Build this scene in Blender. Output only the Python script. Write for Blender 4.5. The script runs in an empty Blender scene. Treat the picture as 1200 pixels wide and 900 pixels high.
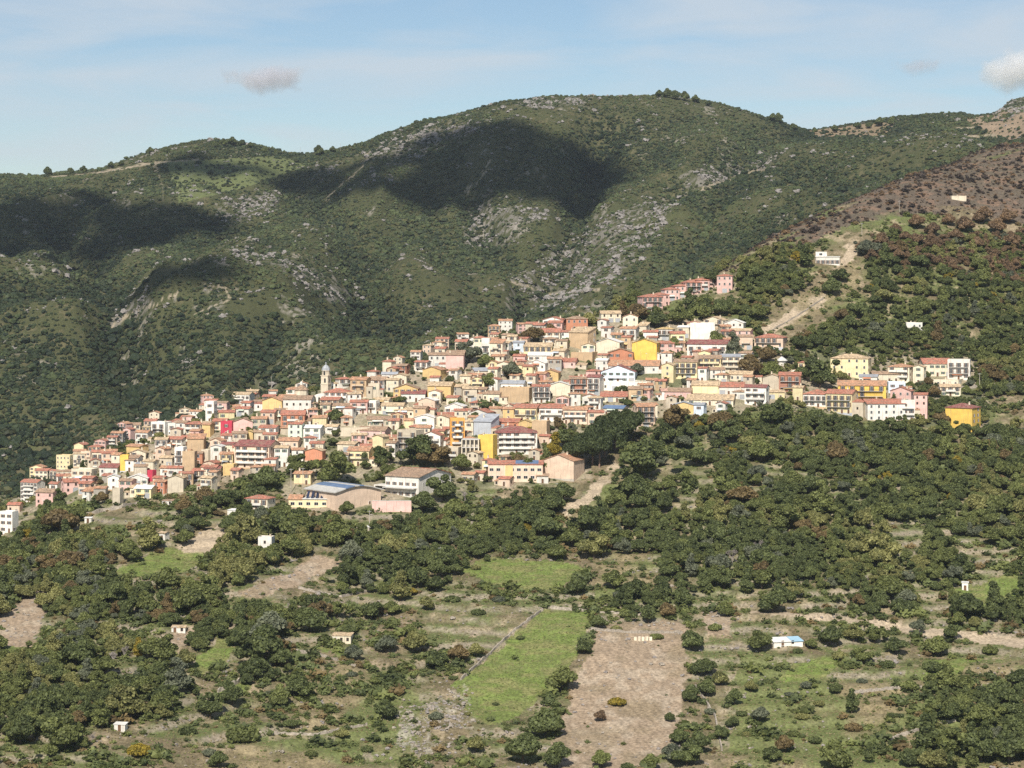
import bpy, math, random
import numpy as np
from mathutils import Vector
random.seed(7); RNG = np.random.default_rng(7)
R = math.radians
SC = bpy.context.scene
COL = SC.collection
HAZE = .00003
F, CX, HY = 2600.0, 600.0, 330.0            # focal length in photo pixels, principal point
# ------------------------------------------------------------------ numeric helpers
def hsh(i, j, s):
    n = (i.astype(np.int64) * 374761393 + j.astype(np.int64) * 668265263 + s * 2147483647) & 0xFFFFFFFF
    n = ((n ^ (n >> 13)) * 1274126177) & 0xFFFFFFFF
    n = n ^ (n >> 16)
    return (n & 0xFFFFFF) / float(0xFFFFFF)
def vnoise(x, y, s=0):
    xi = np.floor(x); yi = np.floor(y); fx = x - xi; fy = y - yi
    fx = fx * fx * (3 - 2 * fx); fy = fy * fy * (3 - 2 * fy)
    xi = xi.astype(np.int64); yi = yi.astype(np.int64)
    a = hsh(xi, yi, s); b = hsh(xi + 1, yi, s); c = hsh(xi, yi + 1, s); d = hsh(xi + 1, yi + 1, s)
    return (a * (1 - fx) + b * fx) * (1 - fy) + (c * (1 - fx) + d * fx) * fy
def fbm(x, y, s=0, o=4):
    r = np.zeros_like(x, dtype=float); a = 0.5; t = 0
    for k in range(o):
        r += a * vnoise(x, y, s + k * 17); t += a; a *= 0.5; x = x * 2.03 + 3.1; y = y * 2.03 + 1.7
    return r / t
def smooth(a, b, v):
    t = np.clip((v - a) / (b - a), 0, 1); return t * t * (3 - 2 * t)
def pchip_slopes(x, y):                       # x, y: (k, n)
    h = np.diff(x, axis=0); d = np.diff(y, axis=0) / h
    m = np.zeros_like(y)
    w1 = 2 * h[1:] + h[:-1]; w2 = h[1:] + 2 * h[:-1]
    ok = (d[:-1] * d[1:]) > 0
    with np.errstate(divide='ignore', invalid='ignore'):
        hm = (w1 + w2) / (w1 / d[:-1] + w2 / d[1:])
    m[1:-1] = np.where(ok, hm, 0); m[0] = d[0]; m[-1] = d[-1]
    return m
def pchip_eval(x, y, q):                      # per column: x,y (k,n); q (m,) -> (m,n)
    m = pchip_slopes(x, y); k, n = x.shape
    out = np.empty((len(q), n))
    for c in range(n):
        xc = x[:, c]; i = np.clip(np.searchsorted(xc, q) - 1, 0, k - 2)
        h = xc[i + 1] - xc[i]; t = np.clip((q - xc[i]) / h, 0, 1)
        out[:, c] = ((1 + 2*t)*(1-t)**2 * y[i, c] + t*(1-t)**2*h*m[i, c] + t*t*(3-2*t)*y[i+1, c] + t*t*(t-1)*h*m[i+1, c])
    return out
def inpoly(px, py, poly):
    px = np.asarray(px, float); py = np.asarray(py, float)
    r = np.zeros(px.shape, bool); n = len(poly)
    for i in range(n):
        x1, y1 = poly[i]; x2, y2 = poly[(i + 1) % n]
        if y1 == y2: continue
        c = ((y1 > py) != (y2 > py)) & (px < (x2 - x1) * (py - y1) / (y2 - y1) + x1)
        r ^= c
    return r
# ------------------------------------------------------------------ terrain: knots (distance, photo row) down each photo column
KX = [-350, 0, 150, 300, 450, 600, 750, 860, 900, 1050, 1200, 1500]
KD = [
 [380]*12,
 [690, 700, 705, 720, 730, 735, 740, 745, 745, 740, 735, 730],
 [850, 860, 865, 870, 880, 885, 890, 895, 895, 900, 905, 910],
 [985, 1000, 1015, 1012, 1015, 1030, 1070, 1085, 1090, 1100, 1110, 1120],
 [1030, 1045, 1072, 1085, 1105, 1140, 1195, 1215, 1220, 1225, 1240, 1260],
 [1065, 1085, 1120, 1160, 1205, 1260, 1350, 1400, 1430, 1540, 1700, 1950],
 [1400, 1420, 1440, 1470, 1520, 1590, 1690, 1760, 1800, 1950, 2120, 2400],
 [1720, 1740, 1750, 1760, 1800, 1860, 1990, 2150, 2230, 2470, 2680, 2900],
 [2120, 2130, 2140, 2140, 2170, 2220, 2320, 2440, 2500, 2720, 2880, 3050],
 [2480, 2480, 2470, 2440, 2480, 2540, 2640, 2720, 2760, 2900, 3010, 3150],
 [3200, 3200, 3200, 3230, 3200, 3150, 3100, 3120, 3150, 3250, 3300, 3350],
 [4000]*12, [12000]*12]
KP = [
 [1700]*12,
 [905, 900, 900, 900, 900, 900, 900, 900, 900, 900, 900, 900],
 [735, 730, 728, 725, 722, 720, 718, 716, 716, 715, 715, 715],
 [660, 642, 604, 600, 600, 588, 548, 525, 520, 522, 525, 525],
 [640, 620, 566, 541, 520, 490, 442, 422, 420, 432, 425, 420],
 [622, 602, 528, 478, 438, 398, 352, 306, 281, 213, 165, 80],
 [770, 720, 640, 590, 540, 480, 425, 395, 375, 310, 235, 160],
 [570, 560, 510, 470, 425, 388, 335, 285, 262, 203, 152, 110],
 [335, 325, 308, 292, 362, 352, 292, 245, 230, 181, 140, 105],
 [300, 300, 298, 301, 303, 272, 236, 206, 196, 166, 130, 95],
 [205, 203, 190, 177, 158, 120, 109, 127, 139, 140, 127, 90],
 [300]*12, [352]*12]
SKX = [-350, 0, 60, 120, 170, 205, 250, 285, 320, 350, 400, 450, 500, 550, 600, 650, 700, 760, 810, 850, 900, 945, 1000, 1050, 1100, 1150, 1168, 1182, 1200, 1240, 1500]
SKY = [200, 203, 204, 198, 182, 172, 168, 171, 179, 183, 176, 161, 144, 131, 121, 115, 111, 111, 117, 125, 140, 153, 147, 142, 134, 139, 133, 119, 113, 119, 100]
PX = np.arange(-340, 1541, 2.0)
def across(vals):
    x = np.array(KX, float)[:, None]; y = np.array(vals, float)[:, None]
    return pchip_eval(x, y, PX)[:, 0]
kd = np.array([across(v) for v in KD]); kp = np.array([across(v) for v in KP])
kp[10] = pchip_eval(np.array(SKX, float)[:, None], np.array(SKY, float)[:, None], PX)[:, 0]
kz = (HY - kp) / F * kd
DG = np.concatenate([np.arange(380, 680, 5.0), np.arange(680, 1750, 1.8), np.arange(1750, 3420, 4.0), np.geomspace(3420, 12000, 40)])
Z = pchip_eval(kd, kz, DG)
PXg, Dg = np.meshgrid(PX, DG)
Xg = (PXg - CX) / F * Dg
far = smooth(1500, 1900, Dg) * (1 - smooth(3600, 4200, Dg))
near = 1 - smooth(1300, 1700, Dg)
notsky = 1 - 0.85 * smooth(2700, 3100, Dg)
Z += 0 * Xg
def gully(path, w, depth):
    global Z
    P = np.array(path, float); c = np.interp(Dg, P[:, 1], P[:, 0]); e = smooth(P[0, 1] - 150, P[0, 1] + 100, Dg) * (1 - smooth(P[-1, 1] - 150, P[-1, 1], Dg))
    Z -= e * depth * np.exp(-((PXg - c + 30*(fbm(Xg/120, Dg/120, 77) - .5)) / w) ** 2)
for a in (([(545,1850),(600,2150),(655,2500),(725,3000)], 30, 42), ([(150,1850),(120,2300),(60,2800)], 34, 34), ([(480,1900),(430,2400),(330,3000)], 30, 30), ([(800,2150),(860,2600),(905,3000)], 24, 24), ([(300,1750),(340,2080)], 26, 22), ([(640,2250),(560,2600),(520,3000)], 18, 16)): gully(*a)
Z += far * notsky * ((fbm(Xg / 210, Dg / 300, 3) - .5) * 62)
rid = 1 - np.abs(2 * fbm(Xg / 150 + .25 * fbm(Xg / 300, Dg / 300, 9), Dg / 420, 5, 3) - 1)
Z += far * notsky * (rid - .75) * 62
Z += far * ((fbm(Xg / 45, Dg / 60, 11) - .5) * 9)
Z += near * ((fbm(Xg / 60, Dg / 60, 21) - .5) * 8 * (1 - .7 * smooth(950, 1030, Dg)) + (fbm(Xg / 14, Dg / 14, 23) - .5) * 1.5)
PYg = HY - Z / Dg * F
# fields and clearings, in photo coordinates of the ground they lie on
GREEN = [[(640,713),(692,718),(690,742),(668,780),(640,810),(612,842),(575,852),(548,832),(530,802),(560,780),(600,745)],
         [(535,668),(560,655),(640,655),(682,665),(660,690),(590,692)], [(135,668),(200,642),(250,652),(215,672),(150,676)],
         [(225,775),(262,745),(275,762),(240,790)], [(242,818),(300,788),(296,806),(255,830)], [(355,762),(420,755),(410,768)],
         [(1085,775),(1150,770),(1110,805),(1080,800)], [(930,775),(985,770),(975,792),(920,800)], [(1120,690),(1200,670),(1200,705),(1130,725)], [(0,755),(60,757),(50,775),(0,772)]]
DRYG = [[(870,765),(1000,800),(1200,770),(1200,905),(850,905)], [(300,870),(420,866),(430,905),(230,905)], [(400,770),(480,800),(520,840),(470,900),(380,860),(340,840)],
        [(640,610),(700,580),(730,545),(745,560),(720,590),(680,640)], [(700,655),(760,650),(770,700),(700,700)], [(900,385),(960,330),(1000,300),(1010,330),(940,380)]]
SOIL = [[(700,745),(800,745),(808,770),(802,830),(790,870),(745,905),(645,905),(640,885),(668,805),(690,765)], [(695,735),(790,724),(812,736),(800,752),(700,748)],
        [(280,695),(340,668),(370,650),(398,655),(385,673),(300,702)], [(0,720),(45,690),(60,705),(40,760),(0,760)], [(822,716),(855,714),(858,746),(828,744)], [(190,745),(225,735),(240,748),(200,765)]]
ROAD = [[(875,716),(900,715),(1000,724),(1100,735),(1200,748),(1200,760),(1100,747),(1000,733),(900,722),(875,722)], [(985,298),(1003,280),(1010,285),(998,305),(975,316)],
        [(655,600),(690,572),(722,540),(730,545),(700,580),(665,606)], [(205,640),(260,612),(275,640),(250,648),(215,650)], [(890,385),(930,360),(965,342),(968,352),(935,372),(895,396)]]
RUBBLE = [[(470,835),(545,800),(556,850),(530,880),(490,895),(462,875)]]
BURNT = [[(800,345),(860,300),(900,268),(1000,228),(1100,186),(1200,150),(1500,40),(1500,230),(1200,262),(1150,258),(1080,250),(1000,262),(930,300),(880,318),(840,330)]]
TOWN = [[(-60,640),(0,600),(24,575),(66,540),(110,520),(180,495),(240,475),(330,460),(400,445),(460,432),(505,415),(565,395),(640,372),(700,362),(760,380),(860,372),(890,395),(935,412),(975,412),(1040,415),(1145,418),(1160,500),(1110,500),(1040,498),(960,480),(900,478),(830,490),(770,490),(745,505),(690,540),(690,560),(640,568),(560,572),(540,590),(440,600),(340,598),(330,560),(230,568),(180,585),(60,592),(20,615),(0,630)]]
PINKROW = [[(745,368),(752,345),(850,318),(864,340),(800,352)]]
ROCKY = [[(560,240),(640,250),(590,290),(540,290)], [(590,330),(680,275),(740,240),(790,235),(760,290),(690,350),(620,370)], [(260,292),(330,300),(420,345),(400,360),(330,320)],
         [(420,180),(530,140),(560,150),(470,200)], [(600,118),(690,112),(690,122),(610,128)], [(790,205),(900,180),(920,190),(800,225)], [(250,240),(330,225),(320,245),(260,262)], [(350,200),(400,190),(380,215)], [(1160,135),(1182,118),(1260,112),(1260,135)], [(150,350),(210,345),(150,385),(120,390)], [(215,400),(240,425),(200,445)]]
PATHS = [[(60,208),(110,203),(183,191),(235,188)], [(181,190),(184,203),(190,216)], [(128,386),(150,370),(178,357),(208,344)], [(240,334),(262,338),(270,350)], [(225,370),(268,352)], [(545,226),(562,210),(575,190)], [(380,235),(420,200),(432,180)],
 [(820,222),(870,205),(905,196)], [(600,330),(640,345),(700,340)], [(1135,160),(1200,158)], [(1120,150),(1200,148)]]
def path_dist(px, py):
    d = np.full(np.shape(px), 1e3)
    for P in PATHS:
        for (x0, y0), (x1, y1) in zip(P, P[1:]):
            vx, vy = x1-x0, y1-y0; t = np.clip(((px-x0)*vx + (py-y0)*vy) / (vx*vx + vy*vy), 0, 1); d = np.minimum(d, np.hypot(px-x0-t*vx, py-y0-t*vy))
    return d
def any_poly(px, py, polys):
    r = np.zeros(np.shape(px), bool)
    for p in polys: r |= inpoly(px, py, p)
    return r
wob = 22 * (fbm(Xg / 9, Dg / 9, 31) - .5); wob2 = 11 * (fbm(Xg / 9, Dg / 12, 33) - .5)
PXw, PYw = PXg + wob, PYg + wob2
vis_near = (Dg < 1900)
def fm(polys, cond=None):
    m = any_poly(PXw, PYw, polys)
    return (m & (vis_near if cond is None else cond)).astype(float)
mGreen, mDry, mSoil, mRoad, mRub, mBurnt, mTown, mRock = fm(GREEN), fm(DRYG), fm(SOIL), fm(ROAD), fm(RUBBLE), fm(BURNT), fm(TOWN + PINKROW), fm(ROCKY, Dg > 1700)
# terraces on the lower farmland
ter = (1 - smooth(1020, 1120, Dg)) * (1 - mTown) * (1 - mGreen) * (1 - mSoil)
step = 3.1; tz = Z / step + 1.3 * fbm(Xg / 70, Dg / 70, 41); fr = tz - np.floor(tz)
Z += .8 * ter * step * (smooth(.30, .72, fr) - fr)
riser = ter * smooth(.36, .46, fr) * (1 - smooth(.56, .66, fr))
PYg = HY - Z / Dg * F
KB = 24
def blur(Z, k):
    c = np.cumsum(np.pad(Z, ((k+1, k), (0, 0)), 'edge'), 0); Z = (c[2*k+1:] - c[:-2*k-1]) / (2*k+1)
    c = np.cumsum(np.pad(Z, ((0, 0), (k+1, k)), 'edge'), 1); return (c[:, 2*k+1:] - c[:, :-2*k-1]) / (2*k+1)
CURV = np.clip((Z - blur(blur(Z, KB), KB)) / 9.0, -1.5, 1.5)      # above 0 on ridges, below 0 in gullies
def lerp(a, b, m): return a * (1 - m[..., None]) + np.array(b) * m[..., None]
n1 = fbm(Xg / 22, Dg / 22, 51); n2 = fbm(Xg / 5, Dg / 5, 53, 3); n3 = fbm(Xg / 90, Dg / 120, 55); n4 = vnoise(Xg / 1.6, Dg / 2.2, 57)
A = np.zeros(Z.shape + (3,)) + np.array([.172, .138, .082])
A = lerp(A, [.112, .138, .046], smooth(.36, .55, n1) * (.6 + .4 * n4))                       # grass among the maquis
A = lerp(A, [.320, .255, .165], smooth(.56, .70, n2) * .75 * (1 - far))
A = lerp(A, [.085, .082, .038], smooth(.58, .72, fbm(Xg / 7, Dg / 5, 52)) * .6 * (1 - far))          # bare earth
A = lerp(A, [.062, .066, .029], far * (.75 + .25 * smooth(.2, .5, n3)))
A = lerp(A, [.13, .11, .06], far * smooth(.56, .68, n2) * smooth(.45, .6, n3) * .6)
A = lerp(A, [.285, .235, .180], riser * smooth(.35, .6, n1) * .8)             # dry-stone risers
A = lerp(A, [.250, .205, .110], mDry * (.25 + .4 * n2))
A = lerp(A, [.118, .145, .046], mDry * smooth(.40, .58, n1) * .8)
A = lerp(A, [.152, .198, .050], mGreen * (.72 + .28 * n4))
A = lerp(A, [.215, .200, .085], mGreen * smooth(.46, .68, fbm(Xg / 7, Dg / 2.6, 61)) * .75)
mSoil = mSoil * np.where(inpoly(PXg, PYg, SOIL[1]), smooth(.40, .52, n1), 1)
A = lerp(A, [.330, .250, .172], mSoil)
A = lerp(A, [.42, .345, .255], mSoil * smooth(.5, .7, n2) * .6)
A = lerp(A, [.23, .18, .11], mSoil * smooth(.52, .68, n1) * .6)
fur = .5 + .5 * np.sin((Xg * .96 + Dg * .27 + 3 * fbm(Xg / 18, Dg / 18, 69)) * 2.2)
A = A * (1 - (mSoil * .16 * fur)[..., None])
A = A * (1 - (mGreen * .10 * (.5 + .5 * np.sin((Xg * .25 + Dg * .9 + 5 * fbm(Xg / 14, Dg / 14, 70)) * 1.3)))[..., None])
A = lerp(A, [.40, .32, .225], mRoad * smooth(.25, .5, n1 + .25*n2))
A = lerp(A, [.32, .29, .23], mRub * smooth(.48, .66, .5*n4 + .5*n1) * .8)
A = lerp(A, [.36, .30, .22], mTown * (.45 + .5 * n2))
A = lerp(A, [.10, .115, .05], mTown * smooth(.54, .66, n1) * .75)
mBurnt = mBurnt * smooth(.30, .46, fbm(Xg / 50, Dg / 60, 67) + .25 * (inpoly(PXg, PYg, [(900,290),(1000,240),(1200,175),(1500,60),(1500,220),(1200,245),(1080,240),(980,262)])).astype(float))
A = lerp(A, [.112, .088, .068], mBurnt * .9)
A = lerp(A, [.19, .125, .085], mBurnt * smooth(.52, .66, n2) * .8)
A = lerp(A, [.20, .182, .158], mRock * smooth(.46, .64, n2) * .7)
rk = far * smooth(.64, .72, fbm(Xg / 34, Dg / 50, 63)) * smooth(.5, .6, n2)
A = lerp(A, [.27, .24, .20], rk * .7)
A = lerp(A, [.34, .28, .20], ((path_dist(PXw*.8 + PXg*.2, PYw*.6 + PYg*.4) < 1.1) & (Dg > 1700)).astype(float) * .8)
top = (Dg > 2950) & (Dg < 3400)
A = lerp(A, [.25, .185, .12], (top & inpoly(PXg, PYg, [(940,150),(1050,143),(1040,160),(960,162)])).astype(float) * .8)
A = lerp(A, [.30, .22, .15], ((Dg > 2700) & (Dg < 3400) & inpoly(PXg, PYg, [(1130,140),(1300,100),(1300,165),(1180,165)])).astype(float) * .8)
A = lerp(A, [.13, .15, .06], ((Dg > 2300) & (Dg < 3300) & inpoly(PXg, PYg, [(195,190),(330,182),(360,195),(280,222),(210,238)])).astype(float) * .8)
A = np.clip(A * (.86 + .28 * n4[..., None]), .01, .8)
nr, nc = Z.shape
def zat(x, y):
    y = max(y, 381.0); c = (CX + x / y * F - PX[0]) / 2.0; c = min(max(c, 0), nc - 1.001)
    r = np.searchsorted(DG, y) - 1; r = min(max(r, 0), nr - 2); t = (y - DG[r]) / (DG[r+1] - DG[r])
    i = int(c); f = c - i
    return float((Z[r, i]*(1-f) + Z[r, i+1]*f)*(1-t) + (Z[r+1, i]*(1-f) + Z[r+1, i+1]*f)*t)
PYrun = np.minimum.accumulate(PYg, axis=0)
def ground(px, py, dmin=600):                 # the ground a photo point shows
    i = int(round((px - PX[0]) / 2.0)); i = min(max(i, 0), nc - 1)
    r = int(np.argmax(PYrun[:, i] <= py)); r = max(r, 1)
    d = DG[r]; a, b = PYrun[r-1, i], PYrun[r, i]
    if a > b: d = DG[r-1] + (DG[r] - DG[r-1]) * (a - py) / (a - b)
    x = (px - CX) / F * d
    return Vector((x, d, zat(x, d)))
def proj(p): return (CX + p[0] / p[1] * F, HY - p[2] / p[1] * F)
# ------------------------------------------------------------------ object helpers
def mesh_np(name, V, T, mats, midx=None, attr=None, smooth_=False):
    me = bpy.data.meshes.new(name); V = np.asarray(V, np.float32); T = np.asarray(T, np.int32); n = T.shape[1]
    me.vertices.add(len(V)); me.vertices.foreach_set('co', V.ravel())
    me.loops.add(T.size); me.loops.foreach_set('vertex_index', T.ravel())
    me.polygons.add(len(T)); me.polygons.foreach_set('loop_start', np.arange(0, T.size, n, dtype=np.int32))
    me.update(calc_edges=True)
    if midx is not None: me.polygons.foreach_set('material_index', np.asarray(midx, np.int32))
    me.polygons.foreach_set('use_smooth', np.full(len(T), smooth_))
    for m in mats: me.materials.append(m)
    if attr:
        for k, v in attr.items():
            v = np.asarray(v, np.float32)
            if v.ndim == 1:
                a = me.attributes.new(k, 'FLOAT', 'POINT'); a.data.foreach_set('value', v)
            else:
                a = me.attributes.new(k, 'FLOAT_COLOR', 'POINT'); a.data.foreach_set('color', np.concatenate([v, np.ones((len(v), 1), np.float32)], 1).ravel())
    return me
def link(name, data, parent=None, loc=None, rz=None):
    o = bpy.data.objects.new(name, data); COL.objects.link(o)
    if parent is not None: o.parent = parent
    if loc is not None: o.location = loc
    if rz is not None: o.rotation_euler = (0, 0, rz)
    return o
def empty(name, loc, rz=0):
    o = link(name, None, None, loc, rz); o.empty_display_size = .5; return o
def tag(o, label=None, cat=None, group=None, kind=None):
    for k, v in (('label', label), ('category', cat), ('group', group), ('kind', kind)):
        if v: o[k] = v
    return o
class MB:                                      # collects faces of ONE mesh
    def __init__(s): s.v = []; s.f = []; s.m = []
    def face(s, pts, m=0):
        b = len(s.v); s.v += [tuple(p) for p in pts]; s.f.append(tuple(range(b, b + len(pts)))); s.m.append(m); return s
    def solid(s, pts, faces, m=0):
        b = len(s.v); s.v += [tuple(p) for p in pts]
        for f in faces: s.f.append(tuple(b + i for i in f)); s.m.append(m)
        return s
    def box(s, x0, x1, y0, y1, z0, z1, m=0):
        return s.solid([(x0,y0,z0),(x1,y0,z0),(x1,y1,z0),(x0,y1,z0),(x0,y0,z1),(x1,y0,z1),(x1,y1,z1),(x0,y1,z1)],
                       [(0,3,2,1),(4,5,6,7),(0,1,5,4),(1,2,6,5),(2,3,7,6),(3,0,4,7)], m)
    def ring(s, levels, n=8, cx=0, cy=0, m=0, cap=True, ph=0):   # lathe: (radius, z)
        b = len(s.v)
        for r, z in levels:
            for k in range(n):
                a = 2*math.pi*k/n + ph; s.v.append((cx + r*math.cos(a), cy + r*math.sin(a), z))
        for l in range(len(levels) - 1):
            for k in range(n):
                s.f.append((b + l*n + k, b + l*n + (k+1) % n, b + (l+1)*n + (k+1) % n, b + (l+1)*n + k)); s.m.append(m)
        if cap:
            s.f.append(tuple(b + (len(levels)-1)*n + k for k in range(n))); s.m.append(m)
            s.f.append(tuple(b + k for k in reversed(range(n)))); s.m.append(m)
        return s
    def tube(s, p, q, r0, r1, n=6, m=0):
        p = Vector(p); q = Vector(q); d = (q - p).normalized(); u = d.orthogonal().normalized(); w = d.cross(u); b = len(s.v)
        for c, r in ((p, r0), (q, r1)):
            for k in range(n):
                a = 2*math.pi*k/n; s.v.append(tuple(c + u*(r*math.cos(a)) + w*(r*math.sin(a))))
        for k in range(n): s.f.append((b+k, b+(k+1) % n, b+n+(k+1) % n, b+n+k)); s.m.append(m)
        s.f.append(tuple(b+n+k for k in range(n))); s.m.append(m)
        return s
    def mesh(s, name, mats):
        me = bpy.data.meshes.new(name); me.from_pydata(s.v, [], s.f); me.polygons.foreach_set('material_index', s.m)
        for m in mats: me.materials.append(m)
        me.update(); return me
    def build(s, name, mats, parent=None, loc=None, rz=None):
        return link(name, s.mesh(name, mats if isinstance(mats, (list, tuple)) else [mats]), parent, loc, rz)
# ------------------------------------------------------------------ materials
def nodes(name):
    m = bpy.data.materials.new(name); m.use_nodes = True; nt = m.node_tree
    return m, nt, nt.nodes['Principled BSDF'], nt.links
def plain(name, col, rough=.8, var=.16, scale=.7, stain=.0, spec=.25, metal=0):
    m, nt, b, L = nodes(name); N = nt.nodes
    b.inputs['Roughness'].default_value = rough; b.inputs['Specular IOR Level'].default_value = spec; b.inputs['Metallic'].default_value = metal
    tc = N.new('ShaderNodeTexCoord'); nz = N.new('ShaderNodeTexNoise'); nz.inputs['Scale'].default_value = scale; nz.inputs['Detail'].default_value = 6
    L.new(tc.outputs['Object'], nz.inputs['Vector'])
    oi = N.new('ShaderNodeObjectInfo')
    mr = N.new('ShaderNodeMapRange'); mr.inputs['From Min'].default_value = .3; mr.inputs['From Max'].default_value = .7
    mr.inputs['To Min'].default_value = 1 - var; mr.inputs['To Max'].default_value = 1 + var * .5
    L.new(nz.outputs['Fac'], mr.inputs['Value'])
    r2 = N.new('ShaderNodeMapRange'); r2.inputs['To Min'].default_value = .86; r2.inputs['To Max'].default_value = 1.1
    L.new(oi.outputs['Random'], r2.inputs['Value'])
    mu = N.new('ShaderNodeMath'); mu.operation = 'MULTIPLY'; L.new(mr.outputs[0], mu.inputs[0]); L.new(r2.outputs[0], mu.inputs[1])
    vm = N.new('ShaderNodeVectorMath'); vm.operation = 'SCALE'; vm.inputs[0].default_value = col; L.new(mu.outputs[0], vm.inputs['Scale'])
    out = vm.outputs[0]
    if stain:
        mp = N.new('ShaderNodeMapping'); mp.inputs['Scale'].default_value = (1.3, 1.3, .16); L.new(tc.outputs['Object'], mp.inputs['Vector'])
        n2 = N.new('ShaderNodeTexNoise'); n2.inputs['Scale'].default_value = 1.0; n2.inputs['Detail'].default_value = 5; L.new(mp.outputs[0], n2.inputs['Vector'])
        m2 = N.new('ShaderNodeMapRange'); m2.inputs['From Min'].default_value = .52; m2.inputs['From Max'].default_value = .75; m2.inputs['To Max'].default_value = stain
        L.new(n2.outputs['Fac'], m2.inputs['Value'])
        mx = N.new('ShaderNodeMix'); mx.data_type = 'RGBA'; L.new(m2.outputs[0], mx.inputs[0]); L.new(out, mx.inputs[6]); mx.inputs[7].default_value = (.22, .19, .15, 1)
        out = mx.outputs[2]
    L.new(out, b.inputs['Base Color']); return m
def tiles(name, col):
    m, nt, b, L = nodes(name); N = nt.nodes; b.inputs['Roughness'].default_value = .85; b.inputs['Specular IOR Level'].default_value = .2
    tc = N.new('ShaderNodeTexCoord'); vo = N.new('ShaderNodeTexVoronoi'); vo.inputs['Scale'].default_value = 1.6
    nz = N.new('ShaderNodeTexNoise'); nz.inputs['Scale'].default_value = .5; nz.inputs['Detail'].default_value = 5
    L.new(tc.outputs['Object'], vo.inputs['Vector']); L.new(tc.outputs['Object'], nz.inputs['Vector'])
    sp = N.new('ShaderNodeSeparateColor'); L.new(vo.outputs['Color'], sp.inputs[0])
    mr = N.new('ShaderNodeMapRange'); mr.inputs['To Min'].default_value = .55; mr.inputs['To Max'].default_value = 1.35; L.new(sp.outputs[0], mr.inputs['Value'])
    vm = N.new('ShaderNodeVectorMath'); vm.operation = 'SCALE'; vm.inputs[0].default_value = col; L.new(mr.outputs[0], vm.inputs['Scale'])
    m2 = N.new('ShaderNodeMapRange'); m2.inputs['From Min'].default_value = .45; m2.inputs['From Max'].default_value = .72; m2.inputs['To Max'].default_value = .75; L.new(nz.outputs['Fac'], m2.inputs['Value'])
    mx = N.new('ShaderNodeMix'); mx.data_type = 'RGBA'; L.new(m2.outputs[0], mx.inputs[0]); L.new(vm.outputs[0], mx.inputs[6]); mx.inputs[7].default_value = (.27, .21, .15, 1)
    L.new(mx.outputs[2], b.inputs['Base Color'])
    wv = N.new('ShaderNodeTexWave'); wv.inputs['Scale'].default_value = 2.2; L.new(tc.outputs['Object'], wv.inputs['Vector'])
    bp = N.new('ShaderNodeBump'); bp.inputs['Strength'].default_value = .5; bp.inputs['Distance'].default_value = .08; L.new(wv.outputs['Fac'], bp.inputs['Height']); L.new(bp.outputs[0], b.inputs['Normal'])
    return m
def leafy(name, a, c, spec=.22):
    m, nt, b, L = nodes(name); N = nt.nodes; b.inputs['Roughness'].default_value = .6; b.inputs['Specular IOR Level'].default_value = spec
    at = N.new('ShaderNodeAttribute'); at.attribute_name = 'tone'
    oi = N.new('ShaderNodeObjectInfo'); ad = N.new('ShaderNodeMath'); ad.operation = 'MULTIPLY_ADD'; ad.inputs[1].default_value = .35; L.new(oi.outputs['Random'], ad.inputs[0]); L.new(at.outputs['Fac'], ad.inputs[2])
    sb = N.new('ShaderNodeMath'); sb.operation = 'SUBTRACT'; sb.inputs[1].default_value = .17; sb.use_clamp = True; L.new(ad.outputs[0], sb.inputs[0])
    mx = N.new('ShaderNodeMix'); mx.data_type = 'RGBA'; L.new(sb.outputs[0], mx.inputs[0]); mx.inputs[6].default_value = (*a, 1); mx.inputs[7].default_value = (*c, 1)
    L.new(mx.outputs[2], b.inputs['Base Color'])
    tl = N.new('ShaderNodeBsdfTranslucent'); vm = N.new('ShaderNodeVectorMath'); vm.operation = 'MULTIPLY'; vm.inputs[1].default_value = (1.5, 1.45, .8); L.new(mx.outputs[2], vm.inputs[0]); L.new(vm.outputs[0], tl.inputs['Color'])
    ms = N.new('ShaderNodeMixShader'); ms.inputs[0].default_value = .30; L.new(b.outputs[0], ms.inputs[1]); L.new(tl.outputs[0], ms.inputs[2]); L.new(ms.outputs[0], N['Material Output'].inputs['Surface'])
    return m
def terrain_mat():
    m, nt, b, L = nodes('hillside_ground'); N = nt.nodes; b.inputs['Roughness'].default_value = .95; b.inputs['Specular IOR Level'].default_value = .08
    at = N.new('ShaderNodeAttribute'); at.attribute_name = 'albedo'
    tc = N.new('ShaderNodeTexCoord'); nz = N.new('ShaderNodeTexNoise'); nz.inputs['Scale'].default_value = .9; nz.inputs['Detail'].default_value = 9; nz.inputs['Roughness'].default_value = .65
    L.new(tc.outputs['Object'], nz.inputs['Vector'])
    mr = N.new('ShaderNodeMapRange'); mr.inputs['From Min'].default_value = .3; mr.inputs['From Max'].default_value = .7; mr.inputs['To Min'].default_value = .48; mr.inputs['To Max'].default_value = 1.42
    L.new(nz.outputs['Fac'], mr.inputs['Value'])
    vm = N.new('ShaderNodeVectorMath'); vm.operation = 'SCALE'; L.new(at.outputs['Color'], vm.inputs[0]); L.new(mr.outputs[0], vm.inputs['Scale'])
    L.new(vm.outputs[0], b.inputs['Base Color'])
    bp = N.new('ShaderNodeBump'); bp.inputs['Strength'].default_value = .6; bp.inputs['Distance'].default_value = .5; L.new(nz.outputs['Fac'], bp.inputs['Height']); L.new(bp.outputs[0], b.inputs['Normal'])
    return m
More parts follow.
